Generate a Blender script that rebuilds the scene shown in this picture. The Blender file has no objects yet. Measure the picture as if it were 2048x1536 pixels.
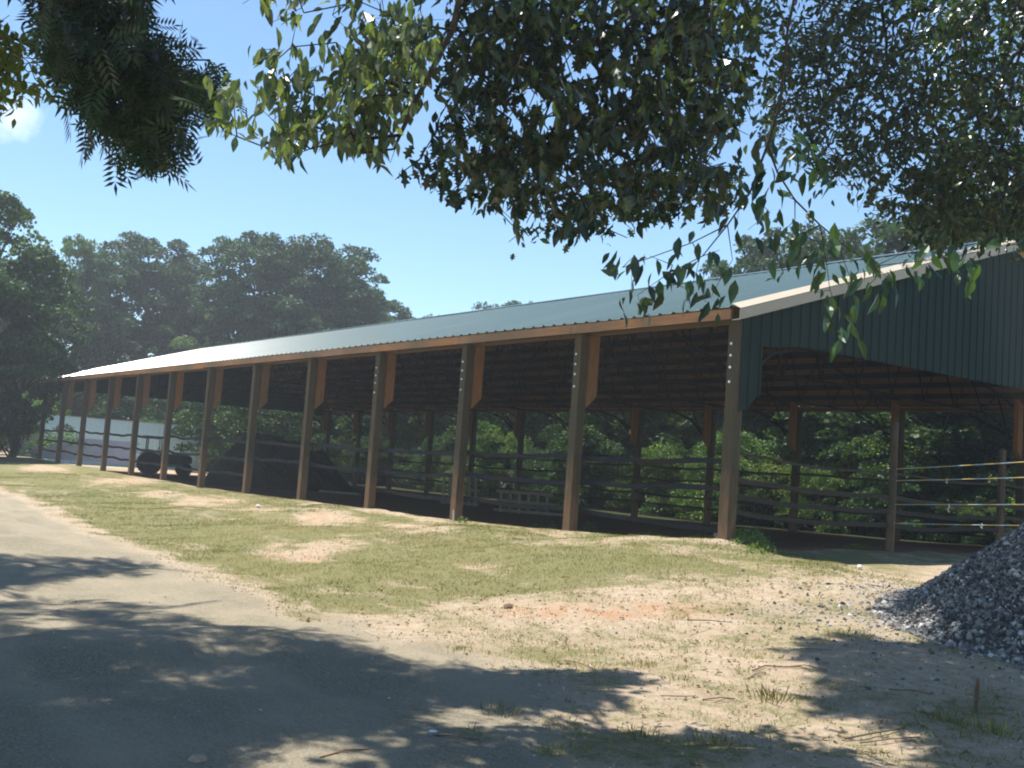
import bpy, math, random
import numpy as np
from mathutils import Vector, Matrix, noise as mnoise

scene = bpy.context.scene
col = scene.collection
rng = np.random.default_rng(11)
random.seed(5); HAZE = .0015
R_ = math.radians

# ------------------------------------------------------------------ tags
def tag(o, label=None, cat=None, group=None, kind=None):
    if label: o['label'] = label
    if cat: o['category'] = cat
    if group: o['group'] = group
    if kind: o['kind'] = kind
    return o

def empty(name, loc=(0, 0, 0), rz=0, label=None, cat=None, group=None):
    o = bpy.data.objects.new(name, None)
    o.empty_display_size = .2
    o.location = loc
    o.rotation_euler = (0, 0, rz)
    col.objects.link(o)
    return tag(o, label, cat, group)

def link(name, me, mat, parent=None, smooth=False):
    o = bpy.data.objects.new(name, me)
    if mat is not None and not me.materials:
        me.materials.append(mat)
    me.polygons.foreach_set('use_smooth', np.full(len(me.polygons), bool(smooth)))
    col.objects.link(o)
    if parent is not None:
        o.parent = parent
    return o

def copy_tree(o, parent=None):
    c = o.copy()
    col.objects.link(c)
    if parent is not None:
        c.parent = parent
    for ch in list(o.children):
        copy_tree(ch, c)
    return c

# ------------------------------------------------------------------ mesh from arrays
def mesh_tris(name, V, T, attrs=None):
    V = np.asarray(V, np.float32); T = np.asarray(T, np.int32)
    me = bpy.data.meshes.new(name)
    me.vertices.add(len(V)); me.vertices.foreach_set('co', V.ravel())
    k = T.shape[1]
    me.loops.add(T.size); me.loops.foreach_set('vertex_index', T.ravel())
    me.polygons.add(len(T))
    me.polygons.foreach_set('loop_start', np.arange(0, T.size, k, dtype=np.int32))
    me.polygons.foreach_set('loop_total', np.full(len(T), k, np.int32))
    if attrs:
        for n, a in attrs.items():
            at = me.attributes.new(n, 'FLOAT', 'POINT')
            at.data.foreach_set('value', np.asarray(a, np.float32))
    me.update(calc_edges=True)
    return me

class MB:
    """collects boxes, prisms and tubes into one mesh"""
    def __init__(s): s.v = []; s.f = []
    def add(s, v, f):
        n = len(s.v); s.v += [tuple(p) for p in v]; s.f += [tuple(i + n for i in q) for q in f]
    def box(s, x0, x1, y0, y1, z0, z1):
        s.add([(x0, y0, z0), (x1, y0, z0), (x1, y1, z0), (x0, y1, z0), (x0, y0, z1), (x1, y0, z1), (x1, y1, z1), (x0, y1, z1)],
              [(0, 3, 2, 1), (4, 5, 6, 7), (0, 1, 5, 4), (1, 2, 6, 5), (2, 3, 7, 6), (3, 0, 4, 7)])
    def bar(s, a, b, w, h, up=(0, 0, 1)):
        a = Vector(a); b = Vector(b); d = (b - a).normalized(); up = Vector(up)
        if abs(d.dot(up)) > .98: up = Vector((1, 0, 0))
        r = d.cross(up).normalized() * (w / 2); u = r.cross(d).normalized() * (h / 2)
        v = [a - r - u, a + r - u, a + r + u, a - r + u, b - r - u, b + r - u, b + r + u, b - r + u]
        s.add(v, [(0, 3, 2, 1), (4, 5, 6, 7), (0, 1, 5, 4), (1, 2, 6, 5), (2, 3, 7, 6), (3, 0, 4, 7)])
    def tube(s, pts, radii, n=6, cap=True):
        pts = [Vector(p) for p in pts]
        if not hasattr(radii, '__len__'): radii = [radii] * len(pts)
        V = []; F = []
        for i, p in enumerate(pts):
            d = (pts[min(i + 1, len(pts) - 1)] - pts[max(i - 1, 0)]).normalized()
            up = Vector((0, 0, 1)) if abs(d.z) < .9 else Vector((1, 0, 0))
            r = d.cross(up).normalized(); u = r.cross(d)
            for k in range(n):
                a = 2 * math.pi * k / n
                V.append(p + (r * math.cos(a) + u * math.sin(a)) * radii[i])
        for i in range(len(pts) - 1):
            for k in range(n):
                F.append((i * n + k, i * n + (k + 1) % n, (i + 1) * n + (k + 1) % n, (i + 1) * n + k))
        if cap:
            F.append(tuple(range(n))[::-1]); F.append(tuple(range((len(pts) - 1) * n, len(pts) * n)))
        s.add(V, F)
    def prism(s, poly, axis, t0, t1):
        """poly of 2-tuples in the two other axes; axis 'x' => (y,z)"""
        def P(q, t):
            return (t, q[0], q[1]) if axis == 'x' else ((q[0], t, q[1]) if axis == 'y' else (q[0], q[1], t))
        n = len(poly)
        s.add([P(q, t0) for q in poly] + [P(q, t1) for q in poly],
              [tuple(range(n))[::-1], tuple(range(n, 2 * n))] + [(i, (i + 1) % n, n + (i + 1) % n, n + i) for i in range(n)])
    def build(s, name, mat, parent=None, smooth=False, bevel=0):
        me = bpy.data.meshes.new(name)
        me.from_pydata(s.v, [], s.f); me.validate(); me.update()
        import bmesh
        bm = bmesh.new(); bm.from_mesh(me); bmesh.ops.recalc_face_normals(bm, faces=bm.faces); bm.to_mesh(me); bm.free()
        o = link(name, me, mat, parent, smooth)
        if bevel:
            m = o.modifiers.new('bevel', 'BEVEL'); m.width = bevel; m.segments = 2; m.limit_method = 'ANGLE'
        return o

# ------------------------------------------------------------------ materials
def newmat(name):
    m = bpy.data.materials.new(name); m.use_nodes = True
    nt = m.node_tree; nt.nodes.clear()
    out = nt.nodes.new('ShaderNodeOutputMaterial')
    return m, nt, out

def N(nt, t, **kw):
    n = nt.nodes.new(t)
    for k, v in kw.items():
        if k in ('inp',):
            for kk, vv in v.items(): n.inputs[kk].default_value = vv
        else: setattr(n, k, v)
    return n

def ramp(nt, fac, stops):
    r = nt.nodes.new('ShaderNodeValToRGB')
    e = r.color_ramp.elements
    while len(e) < len(stops): e.new(.5)
    for el, (p, c) in zip(e, stops): el.position = p; el.color = (*c, 1) if len(c) == 3 else c
    nt.links.new(fac, r.inputs[0]); return r.outputs[0]

def mixc(nt, fac, a, b, mode='MIX'):
    m = nt.nodes.new('ShaderNodeMix'); m.data_type = 'RGBA'; m.blend_type = mode
    for s, v in ((0, fac), (6, a), (7, b)):
        if hasattr(v, 'links'): nt.links.new(v, m.inputs[s])
        else: m.inputs[s].default_value = v if s == 0 else (*v, 1)
    return m.outputs[2]

def noise(nt, vec, scale, detail=4, rough=.6, dist=0):
    n = N(nt, 'ShaderNodeTexNoise', inp={'Scale': scale, 'Detail': detail, 'Roughness': rough, 'Distortion': dist})
    if vec is not None: nt.links.new(vec, n.inputs['Vector'])
    return n.outputs['Fac']

def math_(nt, op, a, b=None, c=None, clamp=False):
    m = nt.nodes.new('ShaderNodeMath'); m.operation = op; m.use_clamp = clamp
    for i, v in enumerate((a, b, c)):
        if v is None: continue
        if hasattr(v, 'links'): nt.links.new(v, m.inputs[i])
        else: m.inputs[i].default_value = v
    return m.outputs[0]

def simple(name, c1, c2, scale=6, rough=.8, stretch=(1, 1, 1), bump=.1, metallic=0, spec=.3, detail=5, big=None):
    m, nt, out = newmat(name)
    tc = N(nt, 'ShaderNodeTexCoord'); mp = N(nt, 'ShaderNodeMapping')
    mp.inputs['Scale'].default_value = stretch
    nt.links.new(tc.outputs['Object'], mp.inputs[0])
    f = noise(nt, mp.outputs[0], scale, detail)
    c = ramp(nt, f, [(.32, c1), (.68, c2)])
    oi = N(nt, 'ShaderNodeObjectInfo'); hs = N(nt, 'ShaderNodeHueSaturation'); nt.links.new(c, hs.inputs['Color']); nt.links.new(math_(nt, 'MULTIPLY_ADD', oi.outputs['Random'], .36, .80), hs.inputs['Value']); nt.links.new(math_(nt, 'MULTIPLY_ADD', oi.outputs['Random'], .3, .82), hs.inputs['Saturation']); c = hs.outputs[0]
    if big:
        g = noise(nt, tc.outputs['Object'], big[0], 3)
        c = mixc(nt, ramp(nt, g, [(.4, (0, 0, 0)), (.65, (1, 1, 1))]), c, big[1])
    p = N(nt, 'ShaderNodeBsdfPrincipled', inp={'Roughness': rough, 'Metallic': metallic, 'Specular IOR Level': spec})
    nt.links.new(c, p.inputs['Base Color'])
    if bump:
        b = N(nt, 'ShaderNodeBump', inp={'Strength': bump, 'Distance': .02})
        nt.links.new(f, b.inputs['Height']); nt.links.new(b.outputs[0], p.inputs['Normal'])
    nt.links.new(p.outputs[0], out.inputs[0])
    return m

def leafmat(name, cols, trans=.35, rough=.45, spec=.4, tcol=None):
    m, nt, out = newmat(name)
    a = N(nt, 'ShaderNodeAttribute', attribute_name='rnd')
    oi = N(nt, 'ShaderNodeObjectInfo')
    st = [(i / (len(cols) - 1), c) for i, c in enumerate(cols)]
    c = ramp(nt, a.outputs['Fac'], st)
    v = math_(nt, 'MULTIPLY_ADD', oi.outputs['Random'], .35, .82)
    h = N(nt, 'ShaderNodeHueSaturation'); nt.links.new(c, h.inputs['Color']); nt.links.new(v, h.inputs['Value'])
    hv = math_(nt, 'MULTIPLY_ADD', oi.outputs['Random'], .03, .485); nt.links.new(hv, h.inputs['Hue'])
    c = h.outputs[0]
    p = N(nt, 'ShaderNodeBsdfPrincipled', inp={'Roughness': rough, 'Specular IOR Level': spec})
    nt.links.new(c, p.inputs['Base Color'])
    t = N(nt, 'ShaderNodeBsdfTranslucent')
    tc = mixc(nt, 1.0, c, tcol or (1.5, 1.6, .5), 'MULTIPLY'); nt.links.new(tc, t.inputs['Color'])
    mx = N(nt, 'ShaderNodeMixShader'); mx.inputs[0].default_value = trans
    nt.links.new(p.outputs[0], mx.inputs[1]); nt.links.new(t.outputs[0], mx.inputs[2])
    nt.links.new(mx.outputs[0], out.inputs[0])
    return m

M = {}
M['post'] = simple('treated_pine', (.062, .044, .025), (.125, .09, .052), 5, .8, (9, 9, .7), .3, big=(.9, (.075, .066, .042)))
def splash(m):
    nt = m.node_tree; p = [n for n in nt.nodes if n.type == 'BSDF_PRINCIPLED'][0]; src = p.inputs['Base Color'].links[0].from_socket
    tc = N(nt, 'ShaderNodeTexCoord'); sx = N(nt, 'ShaderNodeSeparateXYZ'); nt.links.new(tc.outputs['Object'], sx.inputs[0])
    mp = N(nt, 'ShaderNodeMapping'); mp.inputs['Scale'].default_value = (6, 6, 1.2); nt.links.new(tc.outputs['Object'], mp.inputs[0])
    f = math_(nt, 'SUBTRACT', math_(nt, 'MULTIPLY_ADD', noise(nt, mp.outputs[0], 2, 5), 1.8, .55), math_(nt, 'MULTIPLY', sx.outputs[2], .95))
    nt.links.new(mixc(nt, ramp(nt, f, [(.0, (0, 0, 0)), (.6, (.75, .75, .75))]), src, (.24, .135, .07)), p.inputs['Base Color'])
    k = noise(nt, mp.outputs[0], 5, 2); q = p.inputs['Base Color'].links[0].from_socket
    nt.links.new(mixc(nt, ramp(nt, k, [(.66, (0, 0, 0)), (.72, (.7, .7, .7))]), q, (.05, .03, .018)), p.inputs['Base Color'])
splash(M['post'])
M['haunch'] = simple('raw_pine', (.22, .105, .045), (.32, .16, .07), 4, .75, (8, 8, .8), .2)
M['fascia'] = simple('weathered_pine_board', (.26, .12, .05), (.38, .19, .08), 4, .75, (.7, 8, 8), .2, big=(.6, (.17, .11, .06)))
M['purlin'] = simple('purlin_pine', (.12, .07, .035), (.19, .115, .055), 4, .8, (.6, 8, 8), .2)
M['steel'] = simple('black_steel', (.006, .006, .006), (.014, .012, .01), 8, .6, bump=.05, spec=.2)
M['bolt'] = simple('galvanised_bolt', (.55, .56, .58), (.75, .75, .76), 20, .3, metallic=.9, bump=0)
M['rubber'] = simple('black_rubber_rail', (.006, .006, .009), (.014, .015, .022), 3, .65, (1, 1, 4), .3, spec=.2)
M['darkrail'] = simple('dark_wood_rail', (.03, .022, .016), (.06, .045, .03), 6, .8, (1, 8, 8), .2)
M['trim'] = simple('almond_metal_trim', (.47, .38, .25), (.53, .44, .30), 2, .4, bump=.02, spec=.5)
M['bark'] = simple('bark', (.03, .025, .02), (.08, .068, .052), 7, .95, (3, 3, .7), .8)
M['twigbark'] = simple('twig_bark', (.02, .018, .015), (.05, .045, .038), 9, .9, (3, 3, 1), .4)
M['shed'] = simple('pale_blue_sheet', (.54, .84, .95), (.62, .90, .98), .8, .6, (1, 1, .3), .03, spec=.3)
M['shedroof'] = simple('grey_sheet', (.3, .33, .34), (.4, .42, .43), 1, .5, bump=.03)
M['block'] = simple('lavender_block', (.34, .42, .70), (.44, .52, .82), 2.5, .85, bump=.2)
M['stone'] = simple('pale_stone', (.42, .36, .28), (.62, .55, .45), 14, .9, bump=.4)
M['straw'] = simple('old_hay', (.03, .022, .014), (.08, .058, .034), 5, .95, (2, 2, 5), .8)
M['whitewood'] = simple('white_paint', (.6, .59, .55), (.82, .81, .78), 6, .7, bump=.1)
M['tyre'] = simple('tyre_rubber', (.012, .012, .012), (.03, .03, .028), 10, .85, bump=.2)
M['tractorpaint'] = simple('faded_dark_green_paint', (.015, .03, .018), (.03, .05, .03), 4, .5, bump=.05)
M['board'] = simple('grey_board', (.22, .18, .13), (.36, .29, .2), 5, .85, (1, 8, 8), .3)
M['stick'] = simple('dead_twig', (.09, .055, .035), (.2, .14, .09), 9, .9, bump=.3)
M['knot'] = simple('cream_plastic', (.6, .55, .42), (.78, .74, .62), 20, .5, bump=.1)

# leaves
M['pecan'] = leafmat('pecan_leaf', [(.012, .036, .018), (.022, .058, .024), (.04, .08, .03)], .32, .34, .5)
M['golden'] = leafmat('golden_leaf', [(.07, .11, .025), (.12, .15, .035), (.17, .19, .05)], .45, .5)
M['cherry'] = leafmat('cherry_leaf', [(.05, .085, .038), (.10, .145, .07), (.20, .235, .14)], .45, .28, .9)
M['oak'] = leafmat('oak_leaf', [(.009, .026, .010), (.022, .052, .017), (.07, .115, .035)], .36, .27, .8)
M['smallleaf'] = leafmat('small_leaf', [(.009, .026, .011), (.020, .050, .017), (.055, .10, .032)], .34, .3, .7)
M['pineneedle'] = leafmat('pine_needle', [(.022, .052, .026), (.042, .090, .042), (.075, .135, .055)], .22, .6, .3)
M['forest'] = leafmat('forest_leaf', [(.016, .042, .016), (.032, .072, .022), (.075, .13, .035)], .3, .55, .3)
M['lightforest'] = leafmat('light_forest_leaf', [(.05, .09, .025), (.08, .13, .035), (.12, .18, .05)], .35, .55, .3)
M['bush'] = leafmat('bush_leaf', [(.018, .045, .014), (.045, .10, .022), (.17, .24, .05)], .35, .5, .3)
M['grass'] = leafmat('grass_blade', [(.10, .125, .03), (.20, .19, .06), (.36, .30, .15)], .35, .6, .2, (1.2, 1.2, .6))
M['weed'] = leafmat('weed_leaf', [(.08, .14, .03), (.13, .20, .05), (.2, .26, .08)], .4, .5, .3)

# roof sheet
def roofmat():
    m, nt, out = newmat('green_roof_sheet')
    tc = N(nt, 'ShaderNodeTexCoord')
    mp = N(nt, 'ShaderNodeMapping'); mp.inputs['Scale'].default_value = (1.1, .25, .25)
    nt.links.new(tc.outputs['Object'], mp.inputs[0])
    f = noise(nt, mp.outputs[0], 1.2, 5)
    c = ramp(nt, f, [(.3, (.056, .098, .088)), (.7, (.078, .122, .110))])
    # lap lines across the slope, each sheet one tone
    sx = N(nt, 'ShaderNodeSeparateXYZ'); nt.links.new(tc.outputs['Object'], sx.inputs[0])
    lap = math_(nt, 'FRACT', math_(nt, 'MULTIPLY', sx.outputs[1], .38))
    line = math_(nt, 'LESS_THAN', lap, .012)
    c = mixc(nt, math_(nt, 'MULTIPLY', line, .5), c, (.05, .09, .09))
    w = N(nt, 'ShaderNodeTexWhiteNoise', noise_dimensions='1D')
    nt.links.new(math_(nt, 'FLOOR', math_(nt, 'MULTIPLY', sx.outputs[0], 1.09)), w.inputs['W'])
    c = mixc(nt, math_(nt, 'MULTIPLY', w.outputs[0], .2), c, (.11, .155, .143))
    p = N(nt, 'ShaderNodeBsdfPrincipled', inp={'Roughness': .27, 'Specular IOR Level': 1.0, 'Metallic': .0})
    nt.links.new(c, p.inputs['Base Color']); nt.links.new(p.outputs[0], out.inputs[0])
    return m
M['roof'] = roofmat()
M['siding'] = simple('dark_green_siding', (.006, .021, .018), (.009, .028, .024), .9, .7, (1, 1, .3), .0, spec=.2)
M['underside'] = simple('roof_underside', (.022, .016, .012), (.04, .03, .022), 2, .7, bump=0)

def ropemat():
    m, nt, out = newmat('poly_rope')
    tc = N(nt, 'ShaderNodeTexCoord'); sx = N(nt, 'ShaderNodeSeparateXYZ'); nt.links.new(tc.outputs['Object'], sx.inputs[0])
    f = math_(nt, 'FRACT', math_(nt, 'MULTIPLY', sx.outputs[0], 2.6))
    c = ramp(nt, f, [(.0, (.62, .45, .10)), (.45, (.60, .48, .16)), (.55, (.35, .52, .62)), (.97, (.40, .55, .62))])
    p = N(nt, 'ShaderNodeBsdfPrincipled', inp={'Roughness': .6}); nt.links.new(c, p.inputs['Base Color'])
    nt.links.new(p.outputs[0], out.inputs[0]); return m
M['rope'] = ropemat()

# ------------------------------------------------------------------ camera
CAM = np.array([10.97499, -12.12192, 1.7, -0.9423, 0.0782, 0.07169, 2129.10899])
CP = CAM[:3]; YAW, PITCH, ROLL, FP = CAM[3:7]
def cam_axes():
    cy, sy = math.cos(YAW), math.sin(YAW); cp, sp = math.cos(PITCH), math.sin(PITCH)
    f = np.array([sy * cp, cy * cp, sp]); r = np.array([cy, -sy, 0]); u = np.cross(r, f)
    cr, sr = math.cos(ROLL), math.sin(ROLL)
    return r * cr + u * sr, -r * sr + u * cr, f
CR, CU, CF = cam_axes()
camd = bpy.data.cameras.new('camera'); camo = bpy.data.objects.new('camera', camd); col.objects.link(camo)
camo.matrix_world = Matrix(((CR[0], CU[0], -CF[0], CP[0]), (CR[1], CU[1], -CF[1], CP[1]), (CR[2], CU[2], -CF[2], CP[2]), (0, 0, 0, 1)))
camd.sensor_width = 36; camd.lens = 36 * FP / 2048; camd.clip_end = 3000; camd.clip_start = .05
scene.camera = camo

def proj(P):
    """measured photo pixel of world points (used only to read the survey of the ground)"""
    D = np.asarray(P, float) - CP
    z = D @ CF; z = np.where(np.abs(z) < 1e-4, 1e-4, z)
    x = 1024 + FP * (D @ CR) / z; y = 768 - FP * (D @ CU) / z
    bad = z < .2
    return np.where(bad, -9999, x), np.where(bad, -9999, y)

def ray(px, py):
    d = CF + CR * (px - 1024) / FP - CU * (py - 768) / FP
    return d / np.linalg.norm(d)

def inpoly(x, y, poly):
    x = np.asarray(x, float); y = np.asarray(y, float); c = np.zeros(x.shape, bool); n = len(poly)
    for i in range(n):
        x1, y1 = poly[i]; x2, y2 = poly[(i + 1) % n]
        if y1 == y2: continue
        c ^= ((y1 > y) != (y2 > y)) & (x < (x2 - x1) * (y - y1) / (y2 - y1) + x1)
    return c

# ------------------------------------------------------------------ sun
SUN_EL, SUN_AZ = 75, 17      # azimuth from -X towards -Y
se, ce = math.sin(R_(SUN_EL)), math.cos(R_(SUN_EL))
SUN = np.array([-ce * math.cos(R_(SUN_AZ)), -ce * math.sin(R_(SUN_AZ)), se])

# ------------------------------------------------------------------ terrain
B = 3.66; NB = 12; W = 15.17; XE = -NB * B; ZE = 4.33; ZR = 6.81
PX = np.array([-80, -60, -43.9, -40, -36.6, -33, -29, -25.6, -22, -18.3, -14.6, -11, -7.3, -3.66, 0, 2, 6, 14])
PZ = np.array([.3, .4, .52, .44, .46, .42, .40, .42, .38, .42, .47, .50, .55, .66, .82, .66, .45, .25])
IX = np.array([-60, -44, -25, -18, -7, -1.5, 0, 2, 6, 14]); IZ = np.array([.1, .12, .22, .2, .4, .66, .75, .6, .4, .2])
def sstep(t): t = np.clip(t, 0, 1); return t * t * (3 - 2 * t)
def vnoise(x, y, s, seed=0):
    """smooth value noise on arrays"""
    x = np.asarray(x, float) * s + 137.3 + seed * 17.1; y = np.asarray(y, float) * s + 91.7 + seed * 5.3
    xi = np.floor(x).astype(int); yi = np.floor(y).astype(int); fx = sstep(x - xi); fy = sstep(y - yi)
    def h(a, b):
        n = (a * 374761393 + b * 668265263 + seed * 69069) & 0x7fffffff
        n = ((n ^ (n >> 13)) * 1274126177) & 0x7fffffff
        return ((n ^ (n >> 16)) & 0xffff) / 65535.
    return (h(xi, yi) * (1 - fx) + h(xi + 1, yi) * fx) * (1 - fy) + (h(xi, yi + 1) * (1 - fx) + h(xi + 1, yi + 1) * fx) * fy
def fbm(x, y, s, seed=0, o=4):
    v = 0; a = .5; t = 0
    for i in range(o): v = v + a * vnoise(x, y, s * 2 ** i, seed + i); t += a; a *= .5
    return v / t
def height(x, y):
    x = np.asarray(x, float); y = np.asarray(y, float)
    zp = np.interp(x, PX, PZ); zi = np.interp(x, IX, IZ)
    zr = .13 + 0 * x
    t = sstep(-(y + .15) / 7.5)
    z = zp * (1 - t) + zr * t
    s = sstep((y - .0) / .8)
    z = np.where(y > 0, zp * (1 - s) + zi * s, z)
    far = sstep((y - 16) / 10); z = z * (1 - far)
    d = np.hypot(x, y + .1)                       # weedy mound at the corner post
    z = z + .05 * np.exp(-(d / .5) ** 2)
    near = (1 - sstep((np.abs(x + 8) - 14) / 10)) * (1 - sstep((np.abs(y + 5) - 9) / 6))
    z = z + near * ((fbm(x, y, .6, 3) - .5) * .24 + (fbm(x, y, 3., 9) - .5) * .035) * sstep((np.abs(y) - .0) / .6)
    lip = np.exp(-((y + .35) / .3) ** 2) * (x < -.5) * (x > XE)     # rough lip in front of the posts
    z = z + lip * (fbm(x, y, 1.1, 21) - .55) * .16
    R = np.hypot(x, y); z = z + sstep((R - 90) / 200) * (fbm(x, y, .01, 4) - .3) * 4
    return z
def h1(x, y): return float(height(np.array([x]), np.array([y]))[0])
def ground_at(px, py, z=.3):
    d = ray(px, py); P = None
    for _ in range(8):
        P = CP + d * (z - CP[2]) / d[2]; z = h1(P[0], P[1])
    return P

# the survey of the ground cover, read off as outlines
ROADP = [(-900, 900), (-200, 940), (0, 985), (70, 1015), (160, 1060), (270, 1105), (420, 1155), (520, 1200), (640, 1235), (760, 1262), (900, 1300),
         (1050, 1350), (1130, 1440), (1080, 1536), (1150, 1900), (-900, 2600)]
GRASSP = [(-300, 880), (0, 912), (200, 935), (500, 985), (900, 1040), (1160, 1062), (1420, 1080), (1900, 1092), (2300, 1100), (2300, 1130), (1900, 1120), (1700, 1135),
          (1520, 1150), (1300, 1160), (1180, 1170), (1030, 1190), (930, 1215), (760, 1235), (650, 1228), (540, 1190), (430, 1140), (290, 1095), (170, 1050), (80, 1005), (0, 975), (-300, 940)]
BAREE = [(640, 1035, 70, 14), (590, 1108, 110, 20), (700, 1085, 60, 10), (830, 1056, 80, 13), (420, 1003, 90, 12), (250, 962, 90, 10), (90, 938, 70, 8),
         (1110, 1075, 60, 9), (1190, 1088, 60, 7), (950, 1135, 60, 8), (520, 1020, 60, 8), (330, 985, 50, 6), (1430, 1102, 60, 7), (700, 1040, 60, 8)]
TUFTE = [(900, 1290, 90, 14), (960, 1240, 60, 12), (1120, 1300, 60, 18), (1300, 1270, 90, 16), (1380, 1360, 50, 12), (1250, 1150, 180, 18), (1600, 1150, 150, 18), (1700, 1270, 70, 14),
         (1600, 1240, 60, 8), (1900, 1440, 90, 40), (1550, 1480, 130, 20), (1100, 1310, 200, 26), (1300, 1500, 330, 46), (1750, 1130, 100, 14), (1000, 1500, 90, 20), (1960, 1400, 90, 50), (1650, 1420, 90, 12), (1530, 1200, 80, 8), (1430, 1290, 80, 12)]
def ell(px, py, L):
    v = np.zeros(px.shape)
    for cx, cy, a, b in L:
        v = np.maximum(v, 1 - sstep((np.hypot((px - cx) / a, (py - cy) / b) - .55) / .6))
    return v
def zones(x, y):
    px, py = proj(np.stack([x, y, height(x, y)], -1))
    k = np.clip((py - 850) / 400, .05, 1.2); g = 0; road = 0
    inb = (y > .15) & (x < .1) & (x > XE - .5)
    for i in range(5):
        n1 = fbm(x, y, 1.1 + i * .3, 31 + i) - .5; n2 = fbm(x, y, 1.3 + i * .3, 47 + i) - .5
        qx = px + n1 * 260 * k; qy = py + n2 * 110 * k
        road = road + (inpoly(qx, qy, ROADP) & ~inb) / 5.
        gi = inpoly(qx, qy, GRASSP) * (1 - .75 * ell(qx, qy, BAREE))
        g = g + np.maximum(gi, .7 * ell(qx, qy, TUFTE)) / 5.
    vis = (px > -400) & (px < 2500) & (py > 850)
    st = .55 * fbm(x * .5, y * 1.6, .9, 71) + .45 * fbm(x, y * 1.8, 2.4, 72); g = g * (1 - .42 * sstep((st - .50) / .16)); g = np.where(vis, g, .5); g = np.where(inb, 0, g); road = np.where(vis, road, (y < -7.3) & (y > -13))
    behind = (x > 9)
    g = np.where(behind, .6, g)
    duff_shade = sstep((y - W - .1) / .5); g = np.maximum(g, .52 * (px > 850) * (py > 1085) * (1 - np.clip(road, 0, 1)) * sstep((.6 * fbm(x, y * 1.3, 1.3, 88) + .4 * fbm(x, y, 4.5, 89) - .47) / .10) * ~inb)
    clay = (1 - sstep((np.hypot((px - 1230) / 300, (py - 1222) / 22) - .4) / .7)) * (vis)
    clay = np.maximum(clay, .5 * ell(qx, qy, BAREE))
    spill = (1 - sstep((np.hypot((px - 1640) / 220, (py - 1225) / 22) - .4) / .8)) * vis
    spill = np.maximum(spill, 1 - sstep((np.hypot(x - 6.03, y + .76) - 2.5) / .5))
    return dict(grass=g, road=road.astype(float), clay=clay, inside=inb.astype(float), spill=spill, duff_shade=duff_shade)

def steps(segs):
    out = []
    for a, b, s in segs: out += list(np.arange(a, b - s * .2, s))
    out.append(segs[-1][1]); return np.array(out)
gx = steps([(-900, -200, 70), (-200, -80, 12), (-80, -48, 2.5), (-48, -24, .5), (-24, -10, .2), (-10, 8.5, .09), (8.5, 16, .5), (16, 60, 4), (60, 300, 40), (300, 900, 100)])
gy = steps([(-600, -60, 60), (-60, -16, 4), (-16, -11, .5), (-11, 1.2, .085), (1.2, 6, .3), (6, 20, 1), (20, 60, 4), (60, 200, 20), (200, 900, 80)])
X, Y = np.meshgrid(gx, gy); X = X.ravel(); Y = Y.ravel()
Z = height(X, Y)
Q = np.arange(len(X)).reshape(len(gy), len(gx))
quads = np.stack([Q[:-1, :-1], Q[:-1, 1:], Q[1:, 1:], Q[1:, :-1]], -1).reshape(-1, 4)
zn = zones(X, Y)
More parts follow.
